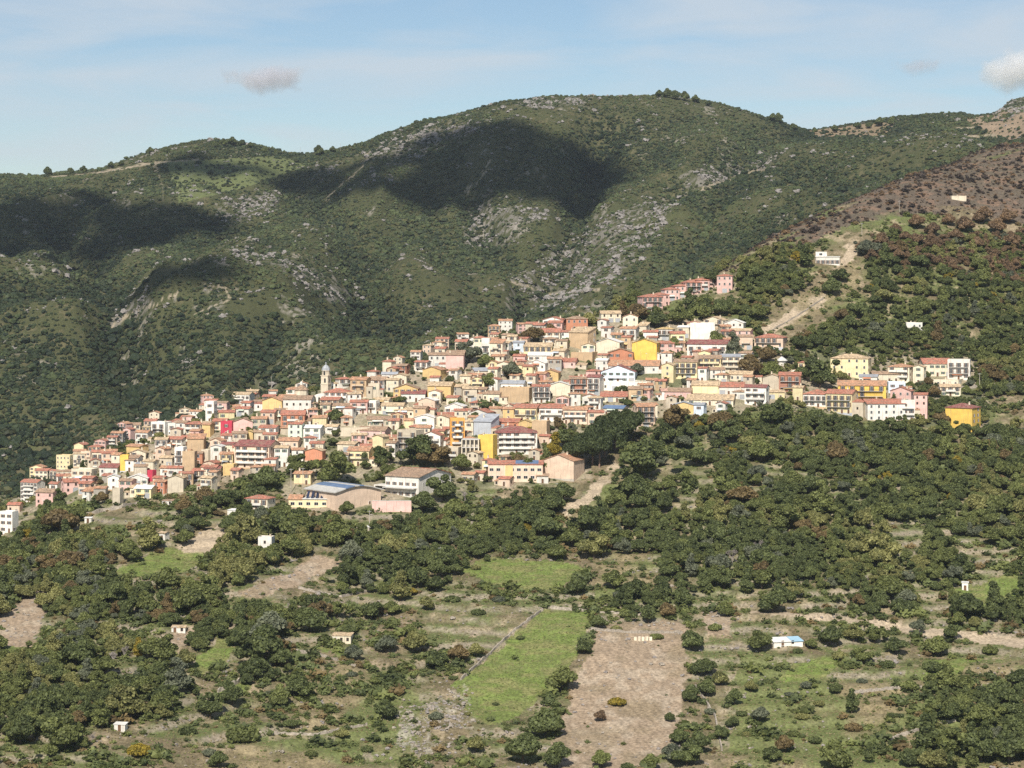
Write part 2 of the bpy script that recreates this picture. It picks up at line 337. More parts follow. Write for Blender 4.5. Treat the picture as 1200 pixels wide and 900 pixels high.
WALLC = {'W': ((.76,.72,.64),'white'), 'C': ((.74,.65,.49),'cream'), 'Y': ((.76,.64,.38),'pale yellow'), 'O': ((.70,.50,.23),'ochre'), 'G': ((.76,.51,.12),'bright yellow'),
 'A': ((.74,.37,.10),'orange'), 'P': ((.70,.46,.40),'pink'), 'S': ((.74,.56,.42),'peach'), 'B': ((.58,.50,.38),'beige'), 'T': ((.54,.39,.24),'tan'), 'R': ((.56,.25,.15),'terracotta'),
 'M': ((.56,.06,.10),'crimson'), 'g': ((.52,.54,.57),'grey'), 'K': ((.45,.22,.15),'brick red'), 'N': ((.64,.72,.58),'mint'), 'U': ((.42,.38,.32),'stone'), 'L': ((.62,.69,.76),'pale blue')}
ROOFC = {'r': ((.42,.17,.115),'red'), 'o': ((.48,.26,.155),'orange'), 'd': ((.36,.24,.16),'brown'), 'm': ((.26,.095,.085),'maroon'), 't': ((.54,.40,.25),'tan'), 'g': ((.33,.34,.36),'grey'),
 'w': ((.68,.66,.61),'pale'), 'b': ((.13,.19,.30),'blue-grey'), 'y': ((.56,.40,.18),'ochre'), 's': ((.56,.33,.25),'salmon')}
MW = {k: plain(v[1].replace(' ', '_') + '_plaster', v[0], .9, .18, .35, .5, .1) for k, v in WALLC.items()}
MR = {k: (tiles(v[1] + '_tiles', v[0]) if k not in 'wgb' else plain(v[1] + '_roofing', v[0], .7, .25, .5)) for k, v in ROOFC.items()}
M_glass = plain('dark_window_glass', (.03, .035, .04), .15, .2, 1, 0, .5)
M_frame = plain('white_frame', (.7, .68, .64)); M_brown = plain('brown_shutter', (.13, .07, .04)); M_green = plain('green_shutter', (.06, .12, .07)); M_wood = plain('wood_door', (.16, .09, .05))
M_conc = plain('concrete', (.5, .48, .44), .9, .2, .5, .4); M_stone = plain('dry_stone', (.36, .31, .25), .95, .45, 1.6); M_metal = plain('grey_metal', (.38, .39, .40), .5, .1, 1, 0, .5)
M_solar = plain('solar_panel_glass', (.02, .03, .06), .2, .1, 1, 0, .5); M_bark = plain('oak_bark', (.10, .075, .055), .95, .3, 2); M_pole = plain('weathered_pole', (.42, .37, .31), .9, .2, 1)
M_pinebark = plain('pine_bark', (.28, .19, .14), .95, .3, 2); M_twig = plain('pale_bare_twigs', (.30, .26, .23), .95, .3, 2); M_blue = plain('blue_sheet', (.30, .46, .56), .6, .1); M_rail = plain('dark_iron', (.05, .05, .05), .6)
M_lead = plain('grey_dome_lead', (.40, .42, .43), .6, .3, 1.2)
M_ter = terrain_mat()
TONES = {'dark green': leafy('dark_oak_leaves', (.043, .056, .022), (.162, .188, .068)), 'olive green': leafy('olive_oak_leaves', (.068, .080, .027), (.218, .240, .080)),
 'grey-green': leafy('grey_green_leaves', (0.079, 0.090, 0.063), (0.198, 0.211, 0.132)), 'light olive': leafy('light_olive_leaves', (0.099, 0.103, 0.037), (0.310, 0.297, 0.112)), 'bronze': leafy('bronze_leaves', (0.099, 0.074, 0.037), (0.244, 0.178, 0.079)),
 'yellowish': leafy('yellow_leaves', (0.132, 0.112, 0.021), (0.370, 0.277, 0.040)), 'reddish brown': leafy('burnt_leaves', (0.106, 0.074, 0.048), (0.277, 0.182, 0.103)), 'deep green': leafy('pine_needles', (.034, .046, .018), (.098, .120, .045))}
M_char = leafy('charred_twigs', (.030, .024, .021), (.095, .072, .058)); M_farrock = plain('weathered_grey_granite', (.235, .215, .195), .95, .35, .4); M_maquis = leafy('maquis_scrub', (.025, .039, .017), (.104, .128, .050)); M_maq2 = leafy('maquis_olive_scrub', (.034, .040, .016), (.120, .120, .046)); M_maq3 = leafy('maquis_dark_scrub', (.018, .029, .015), (.072, .088, .042)); M_rocks = plain('grey_pink_granite', (.30, .265, .24), .95, .35, .8)
# ------------------------------------------------------------------ terrain object
V = np.stack([Xg, Dg, Z], -1).reshape(-1, 3)
ii = (np.arange(nr - 1)[:, None] * nc + np.arange(nc - 1)[None, :]).ravel()
Q = np.stack([ii, ii + 1, ii + nc + 1, ii + nc], 1)
tag(link('hills', mesh_np('hills', V, Q, [M_ter], None, {'albedo': A.reshape(-1, 3)}, True)), 'terraced farmland and scrub-covered mountains round the hillside town', None, None, 'structure')
del V, Q
THINGS = []           # (object, look, photo position, kind of landmark) for the labels
OCC = []              # (x, y, radius) of everything built, so that plants keep clear
# ------------------------------------------------------------------ windows, doors, balconies shared by the houses
def win_mesh(w, h, fm_, shutters=None):
    b = MB(); t = .09
    b.box(-w/2, w/2, -.02, 0, 0, h, 0)
    for x0, x1, z0, z1 in ((-w/2-t, -w/2, -t, h+t), (w/2, w/2+t, -t, h+t), (-w/2, w/2, h, h+t), (-w/2, w/2, -t, 0)): b.box(x0, x1, -.09, 0, z0, z1, 1)
    b.box(-.03, .03, -.05, -.021, 0, h, 1)
    if shutters:
        for s in (-1, 1): b.box(s*(w/2+t+.28)-.28, s*(w/2+t+.28)+.28, -.07, 0, 0, h, 2)
    return b.mesh('window', [M_glass, fm_] + ([shutters] if shutters else []))
WIN = [win_mesh(1.0, 1.4, M_frame), win_mesh(1.0, 1.4, M_frame, M_brown), win_mesh(1.0, 1.4, M_frame, M_green), win_mesh(.8, 1.1, M_brown), win_mesh(1.2, 2.2, M_frame, M_brown), win_mesh(1.8, 1.3, M_frame)]
DOOR = MB().box(-.55, .55, -.05, 0, 0, 2.1, 0).box(-.68, -.55, -.1, 0, 0, 2.25, 1).box(.55, .68, -.1, 0, 0, 2.25, 1).box(-.55, .55, -.1, 0, 2.1, 2.25, 1).mesh('door', [M_wood, M_frame])
GAR = MB().box(-1.3, 1.3, -.04, 0, 0, 2.4, 0).box(-1.42, -1.3, -.1, 0, 0, 2.52, 1).box(1.3, 1.42, -.1, 0, 0, 2.52, 1).box(-1.3, 1.3, -.1, 0, 2.4, 2.52, 1).mesh('garage_door', [M_metal, M_conc])
CHIM = MB().box(-.35, .35, -.3, .3, -.6, 1.1, 0).box(-.45, .45, -.4, .4, 1.1, 1.22, 1).box(-.3, .3, -.25, .25, 1.22, 1.45, 0).mesh('chimney', [MW['C'], MR['d']])
def balcony(parent, w, z, parapet, y=0.0, x=0.0):
    b = MB().box(x-w/2, x+w/2, -1.25+y, y-.002, z-.2, z, 0)
    if parapet is not None:
        b.box(x-w/2, x+w/2, -1.25+y, -1.15+y, z+.001, z+.95, 1).box(x-w/2, x-w/2+.1, -1.15+y, y-.002, z+.001, z+.95, 1).box(x+w/2-.1, x+w/2, -1.15+y, y-.002, z+.001, z+.95, 1)
        mats = [M_conc, parapet]
    else:
        b.box(x-w/2, x+w/2, -1.22+y, -1.18+y, z+.9, z+.97, 1)
        k = max(3, int(w / .5))
        for i in range(k + 1):
            q = x - w/2 + .03 + (w - .06) * i / k; b.box(q-.025, q+.025, -1.215+y, -1.185+y, z+.001, z+.9, 1)
        mats = [M_conc, M_rail]
    b.build('balcony', mats, parent)
def roof_mesh(kind, w, d, h, pitch, ov=.45, th=.18):
    b = MB(); t = math.tan(pitch)
    if kind == 'g':                            # ridge along the facade
        rz = h + (d/2) * t; e = h - ov * t
        for s in (0, 1):
            ye, yr = (-ov, d/2) if s == 0 else (d + ov, d/2)
            P = [(-w/2-ov, ye, e), (w/2+ov, ye, e), (w/2+ov, yr, rz), (-w/2-ov, yr, rz)]
            b.solid(P + [(x, y, z + th) for x, y, z in P], [(0,1,2,3),(4,7,6,5),(0,4,5,1),(1,5,6,2),(2,6,7,3),(3,7,4,0)])
    elif kind == 'e':                          # gable to the front
        rz = h + (w/2) * t; e = h - ov * t
        for s in (-1, 1):
            P = [(s*(w/2+ov), -ov, e), (s*(w/2+ov), d+ov, e), (0, d+ov, rz), (0, -ov, rz)]
            b.solid(P + [(x, y, z + th) for x, y, z in P], [(0,1,2,3),(4,7,6,5),(0,4,5,1),(1,5,6,2),(2,6,7,3),(3,7,4,0)])
    elif kind == 'h':
        m = min(w, d) / 2; rz = h + m * t; e = h - ov * t; hx = max(w/2 - m, .05); hy = max(d/2 - m, .05)
        P = [(-w/2-ov, -ov, e), (w/2+ov, -ov, e), (w/2+ov, d+ov, e), (-w/2-ov, d+ov, e), (-hx, d/2-hy, rz), (hx, d/2-hy, rz), (hx, d/2+hy, rz), (-hx, d/2+hy, rz)]
        b.solid(P + [(x, y, e - th) for x, y, z in P[:4]], [(0,1,5,4),(1,2,6,5),(2,3,7,6),(3,0,4,7),(4,5,6,7),(8,9,1,0),(9,10,2,1),(10,11,3,2),(11,8,0,3),(11,10,9,8)])
    elif kind == 's':                          # one slope, high side at the back
        rz = h + d * t; P = [(-w/2-ov, -ov, h-ov*t), (w/2+ov, -ov, h-ov*t), (w/2+ov, d+ov, rz+ov*t), (-w/2-ov, d+ov, rz+ov*t)]
        b.solid(P + [(x, y, z + th) for x, y, z in P], [(3,2,1,0),(4,5,6,7),(0,1,5,4),(1,2,6,5),(2,3,7,6),(3,0,4,7)])
    else:                                      # flat terrace behind a parapet
        b.box(-w/2+.2, w/2-.2, .2, d-.2, h-.05, h+.12, 0)
    return b
def wall_mesh(kind, w, d, h, pitch, low):
    b = MB(); t = math.tan(pitch)
    if kind == 'g':
        rz = h + d/2*t - .01; pts = [(-w/2,0,-low),(w/2,0,-low),(w/2,d,-low),(-w/2,d,-low),(-w/2,0,h),(w/2,0,h),(w/2,d,h),(-w/2,d,h),(-w/2,d/2,rz),(w/2,d/2,rz)]
        b.solid(pts, [(0,1,5,4),(1,2,6,9,5),(2,3,7,6),(3,0,4,8,7)])
    elif kind == 'e':
        rz = h + w/2*t - .01; pts = [(-w/2,0,-low),(w/2,0,-low),(w/2,d,-low),(-w/2,d,-low),(-w/2,0,h),(w/2,0,h),(w/2,d,h),(-w/2,d,h),(0,0,rz),(0,d,rz)]
        b.solid(pts, [(0,1,5,8,4),(1,2,6,5),(2,3,7,9,6),(3,0,4,7)])
    elif kind == 's':
        rz = h + d*t - .01; pts = [(-w/2,0,-low),(w/2,0,-low),(w/2,d,-low),(-w/2,d,-low),(-w/2,0,h),(w/2,0,h),(w/2,d,rz),(-w/2,d,rz)]
        b.solid(pts, [(0,1,5,4),(1,2,6,5),(2,3,7,6),(3,0,4,7)])
    elif kind == 'f':
        p = .75; b.solid([(-w/2,0,-low),(w/2,0,-low),(w/2,d,-low),(-w/2,d,-low),(-w/2,0,h+p),(w/2,0,h+p),(w/2,d,h+p),(-w/2,d,h+p),
                          (-w/2+.2,.2,h+p),(w/2-.2,.2,h+p),(w/2-.2,d-.2,h+p),(-w/2+.2,d-.2,h+p),(-w/2+.2,.2,h),(w/2-.2,.2,h),(w/2-.2,d-.2,h),(-w/2+.2,d-.2,h)],
                         [(0,1,5,4),(1,2,6,5),(2,3,7,6),(3,0,4,7),(4,5,9,8),(5,6,10,9),(6,7,11,10),(7,4,8,11),(8,9,13,12),(9,10,14,13),(10,11,15,14),(11,8,12,15)])
    else:
        b.solid([(-w/2,0,-low),(w/2,0,-low),(w/2,d,-low),(-w/2,d,-low),(-w/2,0,h),(w/2,0,h),(w/2,d,h),(-w/2,d,h)], [(0,1,5,4),(1,2,6,5),(2,3,7,6),(3,0,4,7),(4,5,6,7)])
    return b
ROOFWORD = {'g': 'roof', 'e': 'gable roof', 'h': 'hip roof', 's': 'sloping roof', 'f': 'flat roof'}
NUM = {1: 'one-storey', 2: 'two-storey', 3: 'three-storey', 4: 'four-storey', 5: 'five-storey'}
def house(x, yb, W, H, wall='W', roof='r', kind='g', yaw=None, opt='', name='house', ratio=None):
    """x: left edge, yb: foot of the front, W: width with the side that shows, H: height to the eaves, all in photo pixels"""
    rs = random.Random(int(x * 131 + yb * 17))
    if yaw is None: yaw = rs.gauss(10, 14)
    elif abs(yaw) < 20 and name == 'house': yaw = yaw * 1.2 + rs.gauss(5, 7)
    W *= 1.07; x -= W * .035; H *= 1.06
    P = ground(x + W / 2, yb); s = F / P.y
    a = abs(R(yaw)); r = ratio or rs.uniform(.65, 1.0)
    Wm = W / s; w = Wm / (math.cos(a) + r * math.sin(a)); d = max(r * w, min(5.0, w)); d = min(d, 15)
    h = H / s; pitch = R(rs.uniform(15, 21))
    # centre the visible span of front and side on the given span
    sx = d * math.sin(a) / 2 * (1 if yaw > 0 else -1)
    P = Vector((P.x - sx, P.y, P.z)); P.z = zat(P.x, P.y)
    if name == 'house' and h > 8.4 and w > 8.5: name = 'apartment_building'
    root = empty(name, P, -R(yaw)); low = 4.5 + .3 * d * math.sin(a)
    wall_mesh(kind, w, d, h, pitch, low).build('wall', MW[wall], root)
    rf = roof_mesh(kind, w, d, h, pitch).build('roof', MR[roof] if kind != 'f' else (MR[roof] if roof in 'wgb' else MR['t']), root)
    if w > 5 and rs.random() < .6:
        c = link('chimney', CHIM, rf); cx, cy = rs.uniform(-w*.3, w*.3), d * rs.uniform(.45, .7)
        rise = {'g': (d/2 - abs(cy - d/2)), 'e': (w/2 - abs(cx)), 'h': min(w, d)*.3, 's': cy, 'f': 0}[kind] * math.tan(pitch)
        c.location = (cx, cy, h + rise + .1)
    ns = max(1, min(5, round(h / 3.0))); fh = h / ns
    wm = WIN[rs.choice([0, 0, 1, 1, 2, 3])]; wh = 1.4 if wm is not WIN[3] else 1.1
    blind = 'b' in opt or (kind == 'e' and rs.random() < .35)
    nw = max(1, min(5, int(w / 3.0)))
    if 'b' not in opt:
        bal = 'l' in opt or (ns >= 2 and w > 6 and rs.random() < .38)
        par = rs.choice([None, None, MW['W'], MW[wall]])
        for f in range(ns):
            if bal and f > 0: balcony(root, w * .86 if 'l' in opt else w * rs.uniform(.35, .8), f * fh + .05, par)
            for k in range(nw if not blind else max(1, nw // 2)):
                if rs.random() < .1: continue
                xx = -w/2 + w * (k + .5) / (nw if not blind else max(1, nw // 2))
                if f == 0:
                    if k == nw // 2 or rs.random() < .2:
                        link('door' if w < 7 or rs.random() < .6 else 'garage_door', DOOR, root, (xx, -.003, .03)) if rs.random() < .7 or w < 6 else link('garage_door', GAR, root, (xx, -.003, .03))
                        continue
                m_ = WIN[4] if (bal and f > 0) else wm
                zz = f * fh + (.06 if m_ is WIN[4] else (fh - wh) * .55)
                if zz + (2.2 if m_ is WIN[4] else wh) > h - .05: zz = max(.1, h - (2.2 if m_ is WIN[4] else wh) - .15)
                link('window', m_, root, (xx, -.003, zz))
    if abs(yaw) > 12 and d > 4.5 and 'n' not in opt and rs.random() < .75:
        sgn = 1 if yaw > 0 else -1
        for f in range(ns):
            for k in range(1 if d < 8 else 2):
                if rs.random() < .3: continue
                yy = d * (k + .5) / (1 if d < 8 else 2) + rs.uniform(-.6, .6)
                link('window', wm, root, (sgn * (w/2 + .003), yy, f*fh + (fh-wh)*.55), sgn * math.pi/2)
    if name in ('house', 'apartment_building') and rs.random() < .30 and w > 5:          # a lower lean-to against one side
        sg = rs.choice((-1, 1)); aw = w * rs.uniform(.25, .45); ah = h * rs.uniform(.4, .65); ad = d * rs.uniform(.5, .8); an = link('annex', wall_mesh('s', aw, ad, ah, R(9), low).mesh('annex', [MW[rs.choice([wall, 'C', 'B', 'W'])]]), root, (sg * (w/2 + aw/2 + .004), .25, 0))
        roof_mesh('s', aw, ad, ah, R(9), .12, .12).build('annex_roof', MR[rs.choice('rotd')], an); link('window', WIN[3], root, (sg * (w/2 + aw/2), .247, ah * .4))
    if name in ('house', 'apartment_building') and ns > 1 and rs.random() < .28:         # ground floor faced in another plaster or stone
        MB().box(-w/2 - .03, w/2 + .03, -.03, .3, -low, .5, 0).build('plinth', MW[rs.choice('UBgT')], root)
    if 'b' not in opt and rs.random() < .22: MB().solid([(-w*.3, -.004, fh*.95), (w*.15, -.004, fh*.95), (w*.15, -1.1, fh*.8), (-w*.3, -1.1, fh*.8), (-w*.3, -.004, fh*.91), (w*.15, -.004, fh*.91), (w*.15, -1.1, fh*.76), (-w*.3, -1.1, fh*.76)], [(0,1,2,3),(7,6,5,4),(0,4,5,1),(1,5,6,2),(2,6,7,3),(3,7,4,0)]).build('awning', MW[rs.choice('WORNL')], root)
    cz = P.z + h / 2; pc = (x + W / 2, yb - H / 2)
    look = f"{WALLC[wall][1]} {NUM[ns]} {'apartment building' if name == 'apartment_building' else 'house'} with {ROOFC[roof][1] if not (kind == 'f' and roof not in 'wgb') else 'tan'} {ROOFWORD[kind]}"
    THINGS.append(dict(o=root, look=look, area=W * H * (.6 if 'i' in opt else 1), p=pc, cat='house' if name != 'apartment_building' else 'apartment building', group='houses of the hillside town'))
    OCC.append((P.x + math.sin(-R(yaw)) * -d/2, P.y + d/2, max(w, d) * .62))
    return root
# ------------------------------------------------------------------ the town, house by house (left, foot, width, height in photo pixels; wall; roof; roof form; turn; options)
HOUSES = """
9 602 15 10 S r g 5
24 588 26 22 W r g 25
42 591 26 14 P d g 15
66 553 20 19 Y t f 20
86 547 16 15 C t g 5
95 543 13 13 S o f 0
65 564 18 10 C d g -10
84 564 28 13 C w f 8
70 579 22 12 P r g -15
92 579 18 12 S r g 5
108 546 13 15 C r g 5 l
119 545 14 13 S r g 5
131 549 13 16 C o g 10
141 553 9 17 G o f 0 b
148 534 24 11 O o g 18 b
117 557 24 9 W m g 5
147 551 18 14 W d g 15 l
126 575 13 15 W w e 0
140 576 18 12 P d g 10
153 582 17 10 C t g 0
132 592 11 17 B t f 10 b
167 513 11 12 Y t g 10
177 514 22 18 W w f 10
197 511 12 13 W w f 10
206 509 14 13 W d g 5
217 509 24 12 C r h 10 l
238 512 11 14 O o g 20 b
195 525 24 10 W r g 12
213 522 13 9 C r g 0
182 529 14 13 W t g 8
220 532 19 17 T o s 5 b
214 556 15 24 T t f 8 b
228 545 9 13 R d g 0
236 541 12 12 B w f 10 b
247 539 15 15 W w e 5
205 550 12 23 W w f 5 l
152 542 18 11 C t e 5
168 553 16 12 C t g 12
187 547 19 10 B t g 5
147 553 12 13 W d g 10
160 554 11 10 W g g 5
173 565 9 12 M r f 5 b
180 578 19 13 R o g 12
197 577 19 16 B t e 0 b
150 570 22 9 W w e 0
158 584 23 11 Y w g 5
188 557 18 8 W o g 5
226 563 16 11 C r g 10
235 577 18 16 C t g 10
240 561 18 11 C m g 5
241 495 12 22 W d f 5
251 483 17 9 P d g 0
268 476 28 10 W t g 6
262 484 26 8 O o g -8
256 492 18 8 Y r g 0
250 504 16 10 C r g 5
259 511 14 15 M r f 0
237 509 12 13 Y t g 15
274 507 22 12 P d e 0 b
287 517 10 10 O y e 0 b
298 516 12 9 B d g 0
308 481 27 11 O o e 5 b
298 479 10 8 P d g 5
306 497 18 13 S r g 5
322 493 12 12 C d g 0
304 514 22 12 W r g 10
275 549 50 25 S m g 3 l
258 531 20 10 C m g 5
258 546 16 13 Y o g -5
262 557 14 11 O t f 0 b
236 561 20 13 C r g 5
322 547 16 21 W t g 10
327 526 24 9 S o g 5
338 516 17 18 N r g 8
330 500 26 13 R r g 10
376 479 24 10 C r g 5
390 485 22 9 C d g 0
393 455 20 10 W r h -15
411 466 22 20 T o g 8
432 467 13 15 B t f 5
380 471 32 11 W r h 8
411 485 20 13 P r g 5 l
429 484 15 12 W w f 5 l
356 514 22 12 W w g 5
358 541 22 12 R t e 8 b
342 541 14 13 W o g 0
398 511 34 8 B t f 4 b
396 530 26 9 C t g 10
408 546 28 17 Y o g 12 l
392 548 16 14 W d g 8 l
448 448 17 9 W g g -10
464 439 16 10 K d g 5
461 450 18 9 C t e 5
432 457 24 11 W d g 5
462 467 28 11 O d e 0
471 471 27 9 W m g -8
448 487 26 11 C t g 12
441 478 17 9 C t g 10
496 445 26 11 O o e 5 b
502 467 30 14 O t g 8 b
491 483 23 13 S w e 5 b
463 490 26 9 C t g 15
430 501 28 9 B d g -10
420 513 36 8 P d g 8
486 502 25 12 W w e 5
508 501 26 11 C o e 12
474 502 12 9 Y o g 5
466 533 30 26 B o f 30 l
437 537 18 24 Y t e 8 b
451 536 15 16 W d g 5 l
495 529 24 18 W r e 5 l
520 513 14 10 W r g 5
527 527 17 33 A o f 5
545 510 12 15 C t g 5
556 512 28 17 g g s 15 b
561 539 21 26 G g f 8 b
517 543 24 16 B t f 8 l
551 493 27 9 W r e 12
512 495 24 8 W r g -8
582 532 46 24 W m h -6 l
585 503 26 8 R r g 5
606 504 20 8 O y e 5 b
624 512 20 16 T t f 8 b
645 523 22 9 W r g 5 l
603 494 31 15 Y r g 4 l
633 494 30 15 W r g 3 l
661 497 28 16 S o g 3 l
689 498 18 14 S r g 5
590 493 14 13 O o g 5
587 473 37 16 T t f 3 b
624 472 20 18 W r g 4 l
644 464 25 12 C w e 5 b
668 462 20 17 K d g 8 l
689 463 18 20 W m g 5 l
636 446 21 9 O o e 0 b
628 452 9 10 K m f 0
620 435 22 9 W w e 0
620 424 28 7 W w g 5
645 421 22 9 C t g 5
615 418 33 11 Y t g -8
602 414 13 12 L g g 5
595 410 12 15 B t g 5
565 420 10 21 W r f 10 l
574 421 18 18 C o s 8
503 431 19 14 W d g 4
523 436 21 19 P d s 6 b
552 443 25 8 C g g -12
552 455 17 10 Y o e 5
540 449 14 8 C t g 5
530 464 22 10 U t g 5
566 471 24 9 C d g 8
522 486 24 9 W w e 5
588 459 28 9 W g g 6
602 439 11 11 Y o g 0
602 426 15 8 P r g 5
637 387 26 12 W r e 8 l
664 388 24 14 R d h 8
633 401 24 11 C r g 5 l
656 401 20 11 W r g 5
668 409 30 18 T t s 18 b
682 414 16 9 C t e 0
670 423 30 8 T t f 3 b
645 431 32 7 P r g 5
704 378 23 10 C t g -6
728 399 21 13 W o g 20 l
748 392 13 10 C t s 10 b
770 399 21 13 W y h 8 l
700 417 31 15 C w e 5 b
742 423 31 20 G y e 3 b
714 428 28 14 R d e 5
714 438 62 9 W o g 2
758 423 15 8 W w e 0 b
699 435 15 12 W w g 8
706 448 42 12 L m e 4
705 458 58 9 W t f 3 l
684 461 18 10 S o g 5 l
705 471 32 6 C r g 3
775 467 24 8 W s g 5
743 501 24 23 S o g -6
708 487 28 8 C b g 12
810 401 29 20 W w f 6 b
826 384 27 9 C t e 8
795 396 16 12 C w g 5
850 389 25 10 W w e 12
856 398 27 10 P t g 10
807 419 51 15 W m g 4 l
776 448 17 19 Y t e 4
791 444 29 19 Y d g 5 l
819 438 28 17 Y d g 5 l
846 437 22 18 C g g 5 l
856 447 28 8 C t g 5
812 461 34 9 Y t g 5 b
844 463 30 9 W r g 5 l
780 467 32 8 P d g 5
806 475 58 6 C t g 3
790 486 24 11 O g e 4 b
814 490 14 15 L g g 10
874 475 28 20 W m g 6 l
895 457 24 14 B t e 5 b
914 461 27 20 K r g 6 l
900 468 19 8 Y t g 5
886 408 38 12 S r h 10 l
937 441 30 15 Y r h 12
930 470 14 15 Y t g 10
943 478 33 15 W r h 8 l
976 442 47 21 Y t h 12
984 471 58 18 G o g 5 l
970 485 37 22 Y r g 12 l
1013 493 47 19 W r g -5
1045 473 27 14 P r e 6
1057 494 16 22 W t f 12 l
1072 490 17 26 P r g 10
1042 462 20 12 L w f 6
1008 451 22 9 W g g 6
1024 448 30 9 C d g 6 l
1043 449 30 18 C o h 10 l
1071 450 15 19 C t e 8
1083 441 31 14 C r g 4
1112 445 28 21 W r f 6 l
1103 464 23 10 C t g 5
1111 503 40 24 G m h 32 b
1092 453 40 6 C t f 2
1063 390 19 10 W w f 6
1115 235 17 4 C w f 5 b
0 624 19 22 W w f 12
288 600 32 15 C r h 8
303 649 17 17 W t f 5
187 633 10 8 W t g 5
345 568 22 12 Y o g 12
"""
for ln in HOUSES.strip().splitlines():
    t = ln.split(); house(*[float(v) for v in t[:4]], t[4], t[5], t[6], float(t[7]), t[8] if len(t) > 8 else '')
PINK = [(749, 366, 27, 17), (764, 359, 20, 13), (776, 353, 20, 13), (788, 349, 20, 13), (800, 346, 22, 14), (813, 342, 18, 13), (822, 338, 18, 11), (841, 343, 19, 19)]
for i, (x, y, w, h) in enumerate(PINK):
    o = house(x, y, w, h, 'P', 'r', 'h', -14 if i < 7 else 10, '', 'row_house'); THINGS[-1].update(group='pink row houses on the upper slope', cat='row house')
# infill among the listed houses, for the parts of the town where the photo shows only tight rows of roofs
n_fill = 0; rs = random.Random(3); print('listed houses', len(THINGS))
for k in range(60000):
    x, y = rs.uniform(30, 1000), rs.uniform(385, 590)
    if n_fill >= 215: break
    if not inpoly([x], [y], TOWN[0])[0] or (x > 880) or (320 < x < 550 and y > 535) or (x > 640 and y > 490) or (130 < x < 340 and y > 574): continue
    P = ground(x, y); q = (P.x, P.y + 3.5)
    if any((q[0]-a)**2 + (q[1]-b)**2 < (2.3 + c*.76)**2 for a, b, c in OCC): continue
    if 355 < x < 400 and 425 < y < 475: continue
    W = rs.uniform(12, 18)
    house(x - W/2, y, W, rs.uniform(8, 15), rs.choice('WWCCCCBBTPYSWU'), rs.choice('rrrroootd'), rs.choice('ggggeh'), rs.gauss(8, 12), 'i'); n_fill += 1
# past 300 houses: those that show least become one mass
hs = [t for t in THINGS if t['o'].name.startswith('house')]
hs.sort(key=lambda t: -t['area'])
def gather(os_):
    v, f, mi, mats = [], [], [], []
    for o in os_:
        me = o.data; M = o.matrix_world; b = len(v); v += [tuple(M @ q.co) for q in me.vertices]; ix = []
        for m in me.materials:
            if m not in mats: mats.append(m)
            ix.append(mats.index(m))
        for p in me.polygons: f.append(tuple(b + k for k in p.vertices)); mi.append(ix[p.material_index])
    me = bpy.data.meshes.new('small_houses'); me.from_pydata(v, [], f); me.polygons.foreach_set('material_index', mi)
    for m in mats: me.materials.append(m)
    me.update(); return me
rest = hs[300:]; bpy.context.view_layer.update(); kids = [c for t in rest for c in t['o'].children_recursive]
tag(link('small_houses', gather([c for c in kids if c.type == 'MESH'])), 'small houses that only peep out between the others', None, None, 'stuff')
for t in rest: THINGS.remove(t)
for c in kids + [t['o'] for t in rest]: bpy.data.objects.remove(c)
# ------------------------------------------------------------------ buildings with a form of their own
def special(name, x, yb, yaw, look, cat, W, rad=None):
    P = ground(x, yb); root = empty(name, P, -R(yaw)); s = F / P.y
    THINGS.append(dict(o=root, look=None, label=look, p=(x, yb - 8), cat=cat)); OCC.append((P.x, P.y + (rad or W/s/2)*.6, (rad or W / s / 2)))
    return root, 1 / s
# bell tower
root, m = special('bell_tower', 380, 462, 20, 'square cream stone bell tower with a grey domed cap rising above the church', 'bell tower', 12)
w = 12 * m / 1.28 / 2; H = 27 * m
b = MB(); b.box(-w, w, 0, 2*w, -5, H*.42, 0); b.box(-w-.2, w+.2, -.2, 2*w+.2, H*.42, H*.42+.35, 0); b.box(-w+.15, w-.15, .15, 2*w-.15, H*.42+.35, H*.80, 0)
b.box(-w-.1, w+.1, -.1, 2*w+.1, H*.80, H*.80+.35, 0); b.build('shaft', MW['B'], root)
b = MB(); b.ring([(w*1.02, H*.80+.35), (w*1.02, H+.1), (w*1.12, H+.12), (w*1.12, H+.4)], 8, 0, w, 0, True, math.pi/8); b.build('belfry', MW['B'], root)
b = MB(); b.ring([(w*1.08, H+.4), (w*1.0, H+1.3), (w*.78, H+2.3), (w*.42, H+3.0), (w*.14, H+3.3), (w*.14, H+4.4), (.05, H+4.8)], 8, 0, w, 0, True, math.pi/8); b.build('dome', M_lead, root)
ARCH = MB(); ARCH.face([(-.5, 0, 0), (.5, 0, 0), (.5, 0, 1.9)] + [(.5*math.cos(a), 0, 1.9+.5*math.sin(a)) for a in (R(45), R(90), R(135))] + [(-.5, 0, 1.9)], 0)
ARCHM = ARCH.mesh('arched_opening', [M_glass])
link('arched_opening', ARCHM, root, (.3, .147, H*.50)); link('arched_opening', ARCHM, root, (w-.147, w, H*.50), math.pi/2); link('arched_opening', ARCHM, root, (0, w - w*.945 - .01, H*.83))
